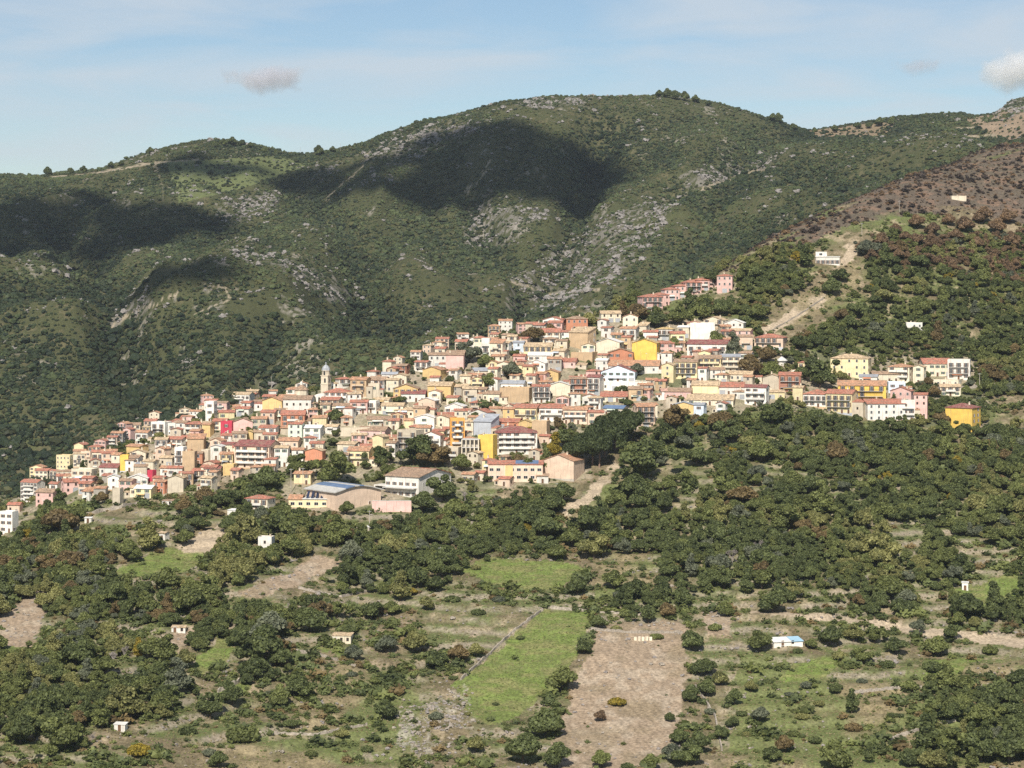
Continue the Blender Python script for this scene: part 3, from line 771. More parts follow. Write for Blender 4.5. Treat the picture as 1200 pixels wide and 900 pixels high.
# church
root, m = special('church', 348, 484, 4, 'white church with a long brown tiled roof and a small round lantern behind', 'church', 34)
W_, D_ = 33*m, 13
wall_mesh('g', W_, D_, 16*m, R(14), 5).build('wall', MW['W'], root); roof_mesh('g', W_, D_, 16*m, R(14)).build('roof', MR['d'], root)
for k in range(4): link('window', WIN[3], root, (-W_/2 + W_*(k+.6)/4.2, -.003, 9*m))
link('door', DOOR, root, (W_*.3, -.003, .05))
cy = D_ + 6; z0 = 16*m
b = MB(); b.ring([(8.2*m, -3), (8.2*m, z0+9*m)], 10, -2*m, cy, 0, True); dr = b.build('drum', MW['C'], root)
b = MB(); b.ring([(9.2*m, z0+9*m), (8.9*m, z0+9*m+.25), (4.5*m, z0+13*m), (1.2*m, z0+15*m)], 10, -2*m, cy, 0, True); rf = b.build('dome_roof', MR['d'], root)
b = MB(); b.ring([(1.3*m, z0+14.6*m), (1.3*m, z0+17.5*m), (1.6*m, z0+17.6*m), (.2*m, z0+19.5*m)], 8, -2*m, cy, 0, True); b.build('lantern', MW['W'], rf)
# white scrolled church front beside the tower
root, m = special('chapel', 374, 474, 8, 'white chapel with a rounded front gable at the foot of the bell tower', 'chapel', 16)
w = 7*m; H = 12*m; pts = [(-w, -4), (w, -4), (w, H*.7)] + [(w*math.cos(a)*.86, H*.75 + 3.5*m*math.sin(a)) for a in [R(v) for v in range(0, 181, 20)]] + [(-w, H*.7)]
n = len(pts); b = MB(); b.solid([(x, 0, z) for x, z in pts] + [(x, 7, z) for x, z in pts], [tuple(range(n)), tuple(reversed(range(n, 2*n)))] + [(i, n+i, n+(i+1) % n, (i+1) % n) for i in range(n)]); b.build('wall', MW['W'], root)
link('door', DOOR, root, (0, -.003, .05)); link('window', WIN[3], root, (0, -.003, H*.45))
# school-like white building with two wings and the pink garden wall below
root, m = special('school_building', 484, 584, 0, 'large white building with two staggered low roofs behind a pink garden wall', 'building', 80, 15)
root.rotation_euler[2] = -R(32); s = m * 1.32
w1, d1, h1 = 30*s, 52*s, 14*s
b = MB(); t = math.tan(R(12))
for (x0, x1, y0, y1, hl, hr) in ((-30*s, 6*s, 0, d1, h1, h1),):
    b.solid([(x0,y0,-7),(x1,y0,-7),(x1,y1,-7),(x0,y1,-7),(x0,y0,hl+5*s),(x1,y0,hl+5*s),(x1,y1,hl+5*s),(x0,y1,hl+5*s)], [(0,1,5,4),(1,2,6,5),(2,3,7,6),(3,0,4,7),(4,5,6,7)])
b.build('wall', MW['W'], root)
wr = MB(); wr.solid([(-30*s,0,19*s),(6*s,0,19*s),(6*s,d1,19*s),(-30*s,d1,19*s),(-30*s,d1/2,24*s),(6*s,d1/2,24*s)], [(0,1,5,4),(1,2,5),(2,3,4,5),(3,0,4)]); wr.build('gable_wall', MW['W'], root)
for j, (y0, y1, za, zb) in enumerate(((-.6, d1/2+.3, 18.7*s, 24.2*s), (d1/2+.35, d1+.6, 24.6*s, 18.7*s))):
    P = [(-31.5*s, y0, za), (7.5*s, y0, za), (7.5*s, y1, zb), (-31.5*s, y1, zb)]
    MB().solid(P + [(x, y, z+.22) for x, y, z in P], [(3,2,1,0),(4,5,6,7),(0,1,5,4),(1,2,6,5),(2,3,7,6),(3,0,4,7)]).build('roof', MR['d'] if j == 0 else MR['r'], root)
MB().box(-30*s, 4*s, -5*s, -.003, 8.5*s, 9.2*s, 0).build('terrace', M_conc, root)
MB().box(-44*s, -30.05*s, 2*s, 26*s, 9*s, 10*s, 0).box(-44*s, -43*s, 2*s, 3*s, -6, 9*s, 0).box(-44*s, -43*s, 25*s, 26*s, -6, 9*s, 0).build('porch', MW['W'], root)
for f in (2*s, 11*s):
    for k in range(5): link('window', WIN[1], root, (-27*s + 7*s*k, -.003, f))
for f in (2*s, 11*s):
    for k in range(3): link('window', WIN[0], root, (6*s+.003, 8*s + 15*s*k, f), math.pi/2)
root, m = special('garden_wall', 458, 600, 0, 'long pink plastered retaining wall below the large white building', 'wall', 46, 3)
MB().box(-22*m, 24*m, 0, .5, -4, 13*m, 0).build('wall', MW['P'], root); MB().box(-22.3*m, 24.3*m, -.08, .58, 13*m, 13*m+.18, 0).build('coping', M_conc, root)
# sports hall with a curved roof, low block with solar panels before it
root, m = special('sports_hall', 420, 594, 30, 'peach hall with a low curved roof striped pale and blue beside the solar panel block', 'hall', 60, 14)
root.rotation_euler[2] = -R(-38)
w = 32*m; d = 62*m; h = 18*m; N_ = 10
arc = [(-w + 2*w*k/N_, h + 6.5*m*math.sin(math.pi*k/N_)) for k in range(N_+1)]
pts = [(-w, -6), (w, -6)] + list(reversed(arc)); n = len(pts)
MB().solid([(x, 0, z) for x, z in pts] + [(x, d, z) for x, z in pts], [tuple(range(n)), tuple(reversed(range(n, 2*n)))] + [(i, n+i, n+(i+1) % n, (i+1) % n) for i in range(n)]).build('wall', MW['S'], root)
b = MB()
for k in range(N_):
    (x0, z0), (x1, z1) = arc[k], arc[k+1]; e0 = -1.0 if k == 0 else 0; e1 = 1.0 if k == N_-1 else 0
    P = [(x0+e0, -1, z0), (x1+e1, -1, z1), (x1+e1, d+1, z1), (x0+e0, d+1, z0)]
    b.solid([(x, y, z+.02) for x, y, z in P] + [(x, y, z+.5) for x, y, z in P], [(3,2,1,0),(4,5,6,7),(0,1,5,4),(2,3,7,6)] + ([(3,0,4,7)] if k == 0 else []) + ([(1,2,6,5)] if k == N_-1 else []), 1 if k in (2, 3, 5) else 0)
b.build('roof', [M_conc, MR['b']], root); link('door', DOOR, root, (w*.5, -.003, .1))
root, m = special('changing_block', 366, 595, 4, 'low cream block with an orange tiled end and a row of tilted solar panels', 'building', 58, 9)
w, d, h = 56*m, 9.0, 10*m
MB().box(-w/2, w/2, 0, d, -5, h, 0).build('wall', MW['Y'], root); MB().box(-w/2+16*m, w/2+.4, -.5, d+.4, h+.003, h+.3, 0).build('flat_roof', MR['w'], root)
rfm = roof_mesh('g', 15*m, d, h, R(20)); link('tiled_roof', rfm.mesh('tiled_roof', [MR['o']]), root, (-w/2+7.5*m, 0, 0))
for k in range(6):
    x0 = -w/2 + 20*m + 5.6*m*k
    MB().solid([(x0, 1.5, h+.45), (x0+2.9*m, 1.5, h+.45), (x0+2.9*m, 6.5, h+3.1), (x0, 6.5, h+3.1), (x0, 1.5, h+.35), (x0+2.9*m, 1.5, h+.35), (x0+2.9*m, 6.5, h+3.0), (x0, 6.5, h+3.0)],
               [(0,1,2,3),(7,6,5,4),(0,4,5,1),(1,5,6,2),(2,6,7,3),(3,7,4,0)]).box(x0+.2, x0+.35, 6.2, 6.4, h+.3, h+2.8, 0).build('solar_panel', M_solar, root)
for k in range(6): link('window', WIN[5], root, (-w/2 + w*(k+.5)/6, -.003, 1.2))
# the long salmon building under the white block, and its neighbour gable
root, m = special('long_building', 604, 565, 2, 'long peach building with a red roof carrying a wide dark blue strip', 'building', 66, 13)
w, d, h = 64*m, 11.0, 21*m
wall_mesh('g', w, d, h, R(14), 5).build('wall', MW['S'], root); rf = roof_mesh('g', w, d, h, R(14)).build('roof', MR['r'], root)
t = math.tan(R(14)); P = [(0*m, .1, h+.1*t+.24), (27*m, .1, h+.1*t+.24), (27*m, d/2-.3, h+(d/2-.3)*t+.24), (0*m, d/2-.3, h+(d/2-.3)*t+.24)]
MB().solid(P + [(x, y, z-.06) for x, y, z in P], [(0,1,2,3),(7,6,5,4),(0,4,5,1),(1,5,6,2),(2,6,7,3),(3,7,4,0)]).build('blue_roof_panel', MR['b'], rf)
MB().box(-12*m, -3*m, -.12, -.003, 0, h-.6, 0).build('ochre_panel', MW['O'], root)
for f in (.2, .62):
    for k in range(8):
        if k in (2,): continue
        link('window', WIN[5], root, (-w/2 + w*(k+.5)/8, -.003, h*f))
o = house(638, 562, 46, 21, 'S', 'o', 'e', 12, 'b'); THINGS[-1]['look'] = 'peach house with broad orange gable roof'
# unfinished columned block beside the yellow wall
root, m = special('unfinished_block', 551, 543, 5, 'unfinished pale concrete block of open bays and columns beside the bright yellow wall', 'building', 22)
w, d, h = 21*m, 8.0, 28*m; b = MB()
for k in range(4): b.box(-w/2, w/2, 0, d, h*k/3-.25 - (4 if k == 0 else 0), h*k/3, 0)
b.build('floor_slab', M_conc, root)
for k in range(5):
    MB().box(-w/2+.003+(w-.6)*k/4, -w/2+.5+(w-.6)*k/4, .05, .5, .003, h-.26, 0).build('column', MW['C'], root)
MB().box(-w/2+.1, w/2-.1, 2.6, 2.8, .003, h-.26, 0).build('back_wall', MW['U'], root)
# little round pavilion
root, m = special('gazebo', 917, 429, 0, 'small white pavilion with a pale pointed roof among trees above the red house', 'pavilion', 12, 3)
MB().ring([(5*m, -1), (5*m, 6*m)], 8, 0, 3, 0).build('wall', MW['W'], root); MB().ring([(7*m, 6*m), (6.8*m, 6.6*m), (.3, 11*m)], 8, 0, 3, 0).build('roof', MR['w'], root)
# white villa on the spur
root, m = special('villa', 971, 310, 8, 'white flat-roofed villa alone on the spur above the town', 'villa', 30, 8)
MB().box(-15*m, 13*m, 0, 8, -4, 9*m, 0).build('wall', MW['W'], root); MB().box(-15.6*m, 13.6*m, -.4, 8.4, 9*m+.003, 9*m+.35, 0).build('flat_roof', MR['w'], root); MB().box(-15*m, -2*m, 1, 7, 9*m+.36, 15*m, 0).build('upper_storey', MW['W'], root)
for k in range(5): link('window', WIN[4], root, (-12*m + 5.5*m*k, -.003, .4))
link('window', WIN[5], root, (-9*m, .997, 10*m+.4))
# sheds and huts in the farmland
def shed(x, yb, W, H, wall, roof, yaw, label, opening=True):
    root, m = special('shed', x, yb, yaw, label, 'shed', W)
    w, h, d = W*m*.9, H*m, max(2.2, W*m*.6)
    wall_mesh('s', w, d, h, R(6), 1.5).build('wall', MW[wall], root); roof_mesh('s', w, d, h, R(6), .25, .1).build('roof', MR[roof], root)
    if opening:
        k = max(1, int(w/2.4))
        for i in range(k): link('door' if i == 0 else 'window', DOOR if i == 0 else WIN[3], root, (-w/2 + w*(i+.5)/k, -.003, .03 if i == 0 else h*.35))
shed(400, 754, 25, 9, 'C', 't', 8, 'cream flat-roofed field shed with dark openings left of the green field')
shed(140, 857, 15, 8, 'W', 'w', 10, 'tiny white hut with a dark doorway at the wood edge, lower left corner')
shed(209, 741, 18, 6, 'W', 't', 0, 'small white porch-like hut half hidden under oaks on a sandy bank')
shed(266, 643, 16, 7, 'C', 'd', 5, 'small low cream hut on the earth bank left of the white cube house')
shed(1131, 692, 8, 9, 'W', 'w', 12, 'tiny white shrine-like hut in the wood near the picture right edge')
shed(272, 611, 15, 13, 'W', 'w', 30, 'leaning white wall of a shed among dark trees below the town', False)
shed(196, 593, 14, 6, 'W', 'd', 5, 'low white lean-to at the foot of the town beside trees')
shed(103, 613, 9, 6, 'W', 'w', 5, 'tiny pale hut above the terraces below the leftmost houses')
shed(430, 622, 18, 4, 'U', 'w', 5, 'low stone hut on the terraces below the pink garden wall')
root, m = special('farm_building', 924, 757, -14, 'pale shed with a light blue sheet roof in the scrub below the dirt road', 'shed', 40, 5)
w = 18*m; MB().box(-w, w, 0, 5.5, -2, 5*m, 0).build('wall', MW['W'], root)
P = [(-w-.3, -.4, 5*m), (w*.2, -.4, 5*m), (w*.2, 5.8, 8*m), (-w-.3, 5.8, 8*m)]; MB().solid(P + [(x, y, z+.1) for x, y, z in P], [(3,2,1,0),(4,5,6,7),(0,1,5,4),(1,2,6,5),(2,3,7,6),(3,0,4,7)]).build('roof', MR['w'], root)
P = [(w*.22, -.4, 5*m), (w+.3, -.4, 5*m), (w+.3, 5.8, 8*m), (w*.22, 5.8, 8*m)]; MB().solid(P + [(x, y, z+.1) for x, y, z in P], [(3,2,1,0),(4,5,6,7),(0,1,5,4),(1,2,6,5),(2,3,7,6),(3,0,4,7)]).build('blue_roof', M_blue, root)
link('door', DOOR, root, (-w*.4, -.003, .05)); link('window', WIN[3], root, (w*.3, -.003, .9))
# stone field walls, each of laid rough courses following the ground
def field_wall(pts, label, h=1.1, th=.7):
    rs = random.Random(len(label)); W3 = []
    for (x0, y0), (x1, y1) in zip(pts, pts[1:]):
        k = max(2, int(math.hypot(x1-x0, y1-y0) / 3))
        for i in range(k): W3.append(ground(x0 + (x1-x0)*i/k, y0 + (y1-y0)*i/k))
    W3.append(ground(*pts[-1])); b = MB(); n = len(W3)
    vs = []
    for i, p in enumerate(W3):
        a = W3[max(0, i-1)]; c = W3[min(n-1, i+1)]; d = Vector((c.x-a.x, c.y-a.y, 0)).normalized(); q = Vector((-d.y, d.x, 0))
        hh = h * rs.uniform(.6, 1.2)
        for u, z in ((-th/2, -.6), (-th*.4*rs.uniform(.6, 1.1), hh), (th*.4*rs.uniform(.6, 1.1), hh), (th/2, -.6)): vs.append(p + q*u + Vector((0, 0, z)) - W3[0])
    fs = []
    for i in range(n - 1):
        for k in range(3): fs.append((4*i+k, 4*i+k+1, 4*i+5+k, 4*i+4+k))
    fs += [(0, 3, 2, 1), (4*n-4, 4*n-3, 4*n-2, 4*n-1)]
    o = MB().solid(vs, fs).build('stone_wall', M_stone, None, W3[0])
    mid = pts[len(pts)//2]; THINGS.append(dict(o=o, look=None, label=label, p=mid, cat='stone wall', group='dry-stone walls in the farmland'))
for pts, lab in [([(540,797),(570,770),(602,740),(636,715)], 'dry-stone wall running up the edge of the bright green field'),
  ([(638,712),(700,718),(760,722)], 'low dry-stone wall along the top of the bright green field'), ([(690,738),(740,742),(800,742)], 'pale stone wall at the head of the bare earth field'),
  ([(815,805),(838,840),(846,880)], 'broken stone wall among bushes beside the bare earth field'), ([(1000,812),(1060,806),(1130,808),(1200,800)], 'long low stone wall crossing the dry grass on the right'),
  ([(1040,868),(1080,855),(1120,845)], 'short pale stone wall in the dry grass near the lower right'), ([(330,760),(380,770),(420,782)], 'stone wall below the cream field shed'),
  ([(300,860),(370,862),(430,850)], 'stone wall above the lowest olive field at the bottom'), ([(255,812),(300,790),(330,775)], 'stone wall beside the small bright terraces, lower left'),
  ([(350,690),(400,700),(450,690)], 'stone wall in the scrub between two oak groves'), ([(70,610),(120,600),(165,590)], 'terrace wall below the leftmost houses of the town'),
  ([(455,612),(520,610),(560,615)], 'terrace wall under the pink garden wall'), ([(895,393),(935,370),(965,350)], 'pale retaining wall of the track under the white villa'),
  ([(1092,458),(1130,456),(1166,452)], 'long pale terrace wall at the right end of the town'), ([(680,545),(700,530),(722,515)], 'pale roadside wall under the umbrella pines')]:
    field_wall(pts, lab, .8 if 'villa' in lab else 1.6 if 'terrace' in lab or 'roadside' in lab else 1.0)
root, m = special('block_wall', 754, 751, 0, 'short white block wall with gaps at the head of the bare earth field', 'wall', 22, 1)
for k in range(5): MB().box(-11*m+4.5*m*k, -11*m+4.5*m*k+3.2*m, 0, .4, -1, (4.6+.5*(k % 2))*m, 0).build('block', MW['C'], root)
# poles and masts
def pole(x, yb, H, label, kind='utility_pole', arm=True):
    P = ground(x, yb); m = P.y / F; h = H * m; root = empty(kind, P)
    MB().tube((0,0,-1), (0,0,h), .17, .11, 7).build('post', M_pole, root)
    if arm:
        b = MB(); b.box(-.9, .9, -.06, .06, h-.55, h-.42, 0)
        b.build('crossarm', M_metal, root)
    else: MB().box(-.5, .5, -.05, .05, h-.5, h-.4, 0).box(-.35, .35, -.04, .04, h-1.2, h-1.1, 0).build('aerial', M_metal, root)
    THINGS.append(dict(o=root, look=None, label=label, p=(x, yb - H/2), cat='mast' if kind != 'utility_pole' else 'utility pole'))
for a in [(341, 577, 28, 'tall lamp post left of the solar panel block'), (355, 582, 34, 'taller slim post behind the orange tiled end of the solar panel block'), (433, 618, 20, 'wooden pole on the terraces below the pink garden wall'),
          (653, 592, 26, 'wooden pole below the orange gabled house, beside the dirt track'), (936, 334, 18, 'wooden pole beside the track left of the white villa'), (1054, 250, 15, 'pole on the burnt slope, upper right'),
          (1010, 275, 14, 'pole at the edge of the burnt slope above the villa track'), (1148, 455, 18, 'pale pole beside the rightmost white house'), (318, 466, 25, 'tall mast behind the ochre gabled house left of the church'),
          (191, 235, 16, 'lonely pole on the far green saddle, upper left'), (516, 655, 14, 'thin white pole in the scrub above the upper green field'), (1083, 400, 13, 'white pole beside the lone white house in the upper wood')]:
    pole(*a)
pole(61, 577, 26, 'white mast at the left end of the town', 'antenna_mast', False); pole(352, 182, 9, 'tiny aerial mast on the far left skyline', 'antenna_mast', False); pole(399, 178, 10, 'small aerial mast on the skyline left of the summit', 'antenna_mast', False)
# ------------------------------------------------------------------ foliage prototypes
def icosphere(sub):
    t = (1 + 5**.5) / 2
    v = [(-1,t,0),(1,t,0),(-1,-t,0),(1,-t,0),(0,-1,t),(0,1,t),(0,-1,-t),(0,1,-t),(t,0,-1),(t,0,1),(-t,0,-1),(-t,0,1)]
    f = [(0,11,5),(0,5,1),(0,1,7),(0,7,10),(0,10,11),(1,5,9),(5,11,4),(11,10,2),(10,7,6),(7,1,8),(3,9,4),(3,4,2),(3,2,6),(3,6,8),(3,8,9),(4,9,5),(2,4,11),(6,2,10),(8,6,7),(9,8,1)]
    v = [np.array(p) / np.linalg.norm(p) for p in v]
    for _ in range(sub):
        c = {}; g = []
        def mid(a, b):
            k = (min(a, b), max(a, b))
            if k not in c: q = v[a] + v[b]; v.append(q / np.linalg.norm(q)); c[k] = len(v) - 1
            return c[k]
        for a, b, d in f:
            x, y, z = mid(a, b), mid(b, d), mid(d, a); g += [(a,x,z),(b,y,x),(d,z,y),(x,y,z)]
        f = g
    return np.array(v), np.array(f)
ICO1 = icosphere(1); ICO2 = icosphere(2)
def crown_arrays(seed, form, nleaf, leaf):
    """crown of unit radius-ish lobes with leaf clumps through the shell; returns verts, tris, tone"""
    g = np.random.default_rng(seed)
    if form == 'round':   L = [((0,0,.62), .62)] + [((.50*math.cos(a), .50*math.sin(a), .42 + g.uniform(-.1,.3)), g.uniform(.36,.5)) for a in np.linspace(0, 6.28, 7)[:-1] + g.uniform(0, 1)] + [((g.uniform(-.25,.25), g.uniform(-.25,.25), 1.0), .4)]
    elif form == 'spread': L = [((0,0,.55), .55)] + [((.68*math.cos(a)*g.uniform(.7,1.1), .68*math.sin(a)*g.uniform(.7,1.1), .45 + g.uniform(-.15,.25)), g.uniform(.28,.42)) for a in np.linspace(0, 6.28, 9)[:-1] + g.uniform(0, 1)] + [((g.uniform(-.3,.3), g.uniform(-.3,.3), .8), .34) for _ in range(3)]
    elif form == 'ragged': L = [((g.normal(0,.42), g.normal(0,.42), .35 + abs(g.normal(0,.38))), g.uniform(.2,.48)) for _ in range(11)] + [((0,0,.4), .5)]
    elif form == 'tall':  L = [((g.uniform(-.15,.15), g.uniform(-.15,.15), .4 + .36*k), .56 - .07*k) for k in range(5)] + [((.4*math.cos(a), .4*math.sin(a), g.uniform(.5,1.1)), .34) for a in g.uniform(0, 6.28, 4)]
    elif form == 'low':   L = [((0,0,.30), .5)] + [((.55*math.cos(a), .55*math.sin(a), .22 + g.uniform(-.05,.12)), g.uniform(.3,.42)) for a in np.linspace(0, 6.28, 7)[:-1] + g.uniform(0, 1)]
    elif form == 'umbrella': L = [((.75*math.cos(a)*q, .75*math.sin(a)*q, .2 + .12*(1-q) + g.uniform(-.06,.06)), g.uniform(.24,.34)) for a, q in zip(g.uniform(0, 6.28, 16), np.sqrt(g.uniform(0, 1, 16)))] + [((0,0,.25), .4)]
    else:                 L = [((0,0,.35+.34*k), .34 - .04*k) for k in range(8)]     # cypress
    V, T, C = [], [], []; nb = 0
    for (c, r) in L:                                   # inner mass so that the sky does not show through everywhere
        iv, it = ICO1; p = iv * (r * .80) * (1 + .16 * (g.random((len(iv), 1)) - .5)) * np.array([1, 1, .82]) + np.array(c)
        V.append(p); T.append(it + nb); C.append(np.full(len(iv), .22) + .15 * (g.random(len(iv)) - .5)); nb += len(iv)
    cs = np.array([l[0] for l in L]); rsz = np.array([l[1] for l in L]); area = rsz**2 / (rsz**2).sum()
    idx = g.choice(len(L), nleaf * 2, p=area); d = g.normal(size=(nleaf * 2, 3)); d /= np.linalg.norm(d, axis=1)[:, None]
    d[:, 2] = np.where(d[:, 2] < -.35, -d[:, 2], d[:, 2])
    rr = rsz[idx] * g.uniform(.80, 1.10, nleaf * 2); p = cs[idx] + d * rr[:, None] * np.array([1, 1, .85])
    dist = np.linalg.norm((p[:, None, :] - cs[None]) / np.array([1, 1, .85]), axis=2) / rsz[None]
    keep = (dist.min(1) > .74) & (p[:, 2] > .02); p = p[keep][:nleaf]; d = d[keep][:nleaf]; ci = idx[keep][:nleaf]
    n = d * .7 + g.normal(size=d.shape) * .55; n /= np.linalg.norm(n, axis=1)[:, None]
    u = np.cross(n, g.normal(size=n.shape)); u /= np.linalg.norm(u, axis=1)[:, None]; w = np.cross(n, u)
    sz = leaf * g.uniform(.6, 1.3, len(p))[:, None]
    q = np.stack([p + u*sz, p + w*sz*.8 + n*sz*.25, p - u*sz, p - w*sz*.8 - n*sz*.1], 1).reshape(-1, 3); k = np.arange(len(p))[:, None] * 4 + nb
    V.append(q); T.append(np.concatenate([k + [0, 1, 2], k + [0, 2, 3]]))
    lob = g.uniform(.25, .75, len(L)); C.append(np.repeat(np.clip(lob[ci] + g.normal(0, .26, len(p)), 0, 1), 4))
    return np.concatenate(V), np.concatenate(T), np.concatenate(C)
PROTO = {}
for f, n, lf, k in (('round', 1500, .085, 3), ('spread', 1500, .085, 3), ('ragged', 1700, .08, 3), ('tall', 1300, .08, 2), ('low', 900, .085, 3), ('umbrella', 2600, .05, 2), ('cypress', 900, .07, 1)):
    PROTO[f] = [crown_arrays(100 + 7*i + len(f), f, n, lf) for i in range(k)]
CROWN = {}
def crown_mesh(form, i, tone):
    key = (form, i % len(PROTO[form]), tone)
    if key not in CROWN:
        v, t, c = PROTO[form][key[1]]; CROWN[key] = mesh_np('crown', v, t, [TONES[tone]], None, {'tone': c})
    return CROWN[key]
def trunk_mesh(mat, h=1.0, r=.055, limbs=4, seed=1):
    g = random.Random(seed); b = MB(); b.tube((0,0,-.25), (.03,.02,h*.5), r*1.25, r, 7).tube((.03,.02,h*.5), (0,.05,h), r, r*.55, 7)
    for k in range(limbs):
        a = 6.28*k/limbs + g.random(); z = h*g.uniform(.4, .6); b.tube((.03,.02,z), (.45*math.cos(a), .45*math.sin(a), z + h*.42), r*.6, r*.25, 5)
    return b.mesh('trunk', [mat])
TR_OAK = trunk_mesh(M_bark, .8, .06, 5, 2); TR_TALL = trunk_mesh(M_bark, 1.2, .05, 4, 3); TR_PINE = trunk_mesh(M_pinebark, 1.0, .035, 0, 4)
SHAPEW = {'round': 'rounded', 'spread': 'spreading', 'tall': 'tall', 'ragged': 'ragged', 'low': 'low', 'umbrella': 'umbrella', 'cypress': 'slender'}
def plant(name, P, r, form, tone, i, rz, lift=None, zs=1.0, group=None, look=None, label=None, cat='tree'):
    """r: crown radius in metres"""
    P = Vector(P); root = empty(name, P, rz)
    lift = {'round': .18, 'spread': .22, 'tall': .15, 'ragged': .2, 'low': -.05, 'umbrella': 1.15, 'cypress': 0}[form] * r if lift is None else lift
    if name != 'shrub':
        t = link('trunk', {'umbrella': TR_PINE, 'tall': TR_TALL}.get(form, TR_OAK), root)
        t.scale = (r, r, max(r, (lift + .3 * r) / .8)) if form != 'umbrella' else (r*1.3, r*1.3, lift + .2*r)
    c = link('crown', crown_mesh(form, i, tone), root, (0, 0, lift)); c.scale = (r, r, r * zs)
    s = F / P.y; px = 2 * r * s
    size = 'big' if px > 30 else ('mid-sized' if px > 19 else 'small')
    kind = {'oak_tree': 'oak', 'shrub': 'bush'}.get(name, name.replace('_', ' '))
    lk = look or f"{size} {SHAPEW[form]} {tone} {kind}"
    THINGS.append(dict(o=root, look=None if label else lk, label=label, p=(CX + P.x*s, HY - (P.z + lift + r*.5)*s), cat=cat, group=group)); return root
SING = []           # standing-room of single trees
def at_px(name, px, py, w, form, tone, i=0, **k):
    P = ground(px, py); r = w / 2 * P.y / F; SING.append((P.x, P.y, r * .85))
    return plant(name, P, r, form, tone, i, random.Random(int(px*7+py)).uniform(0, 6.28), **k)
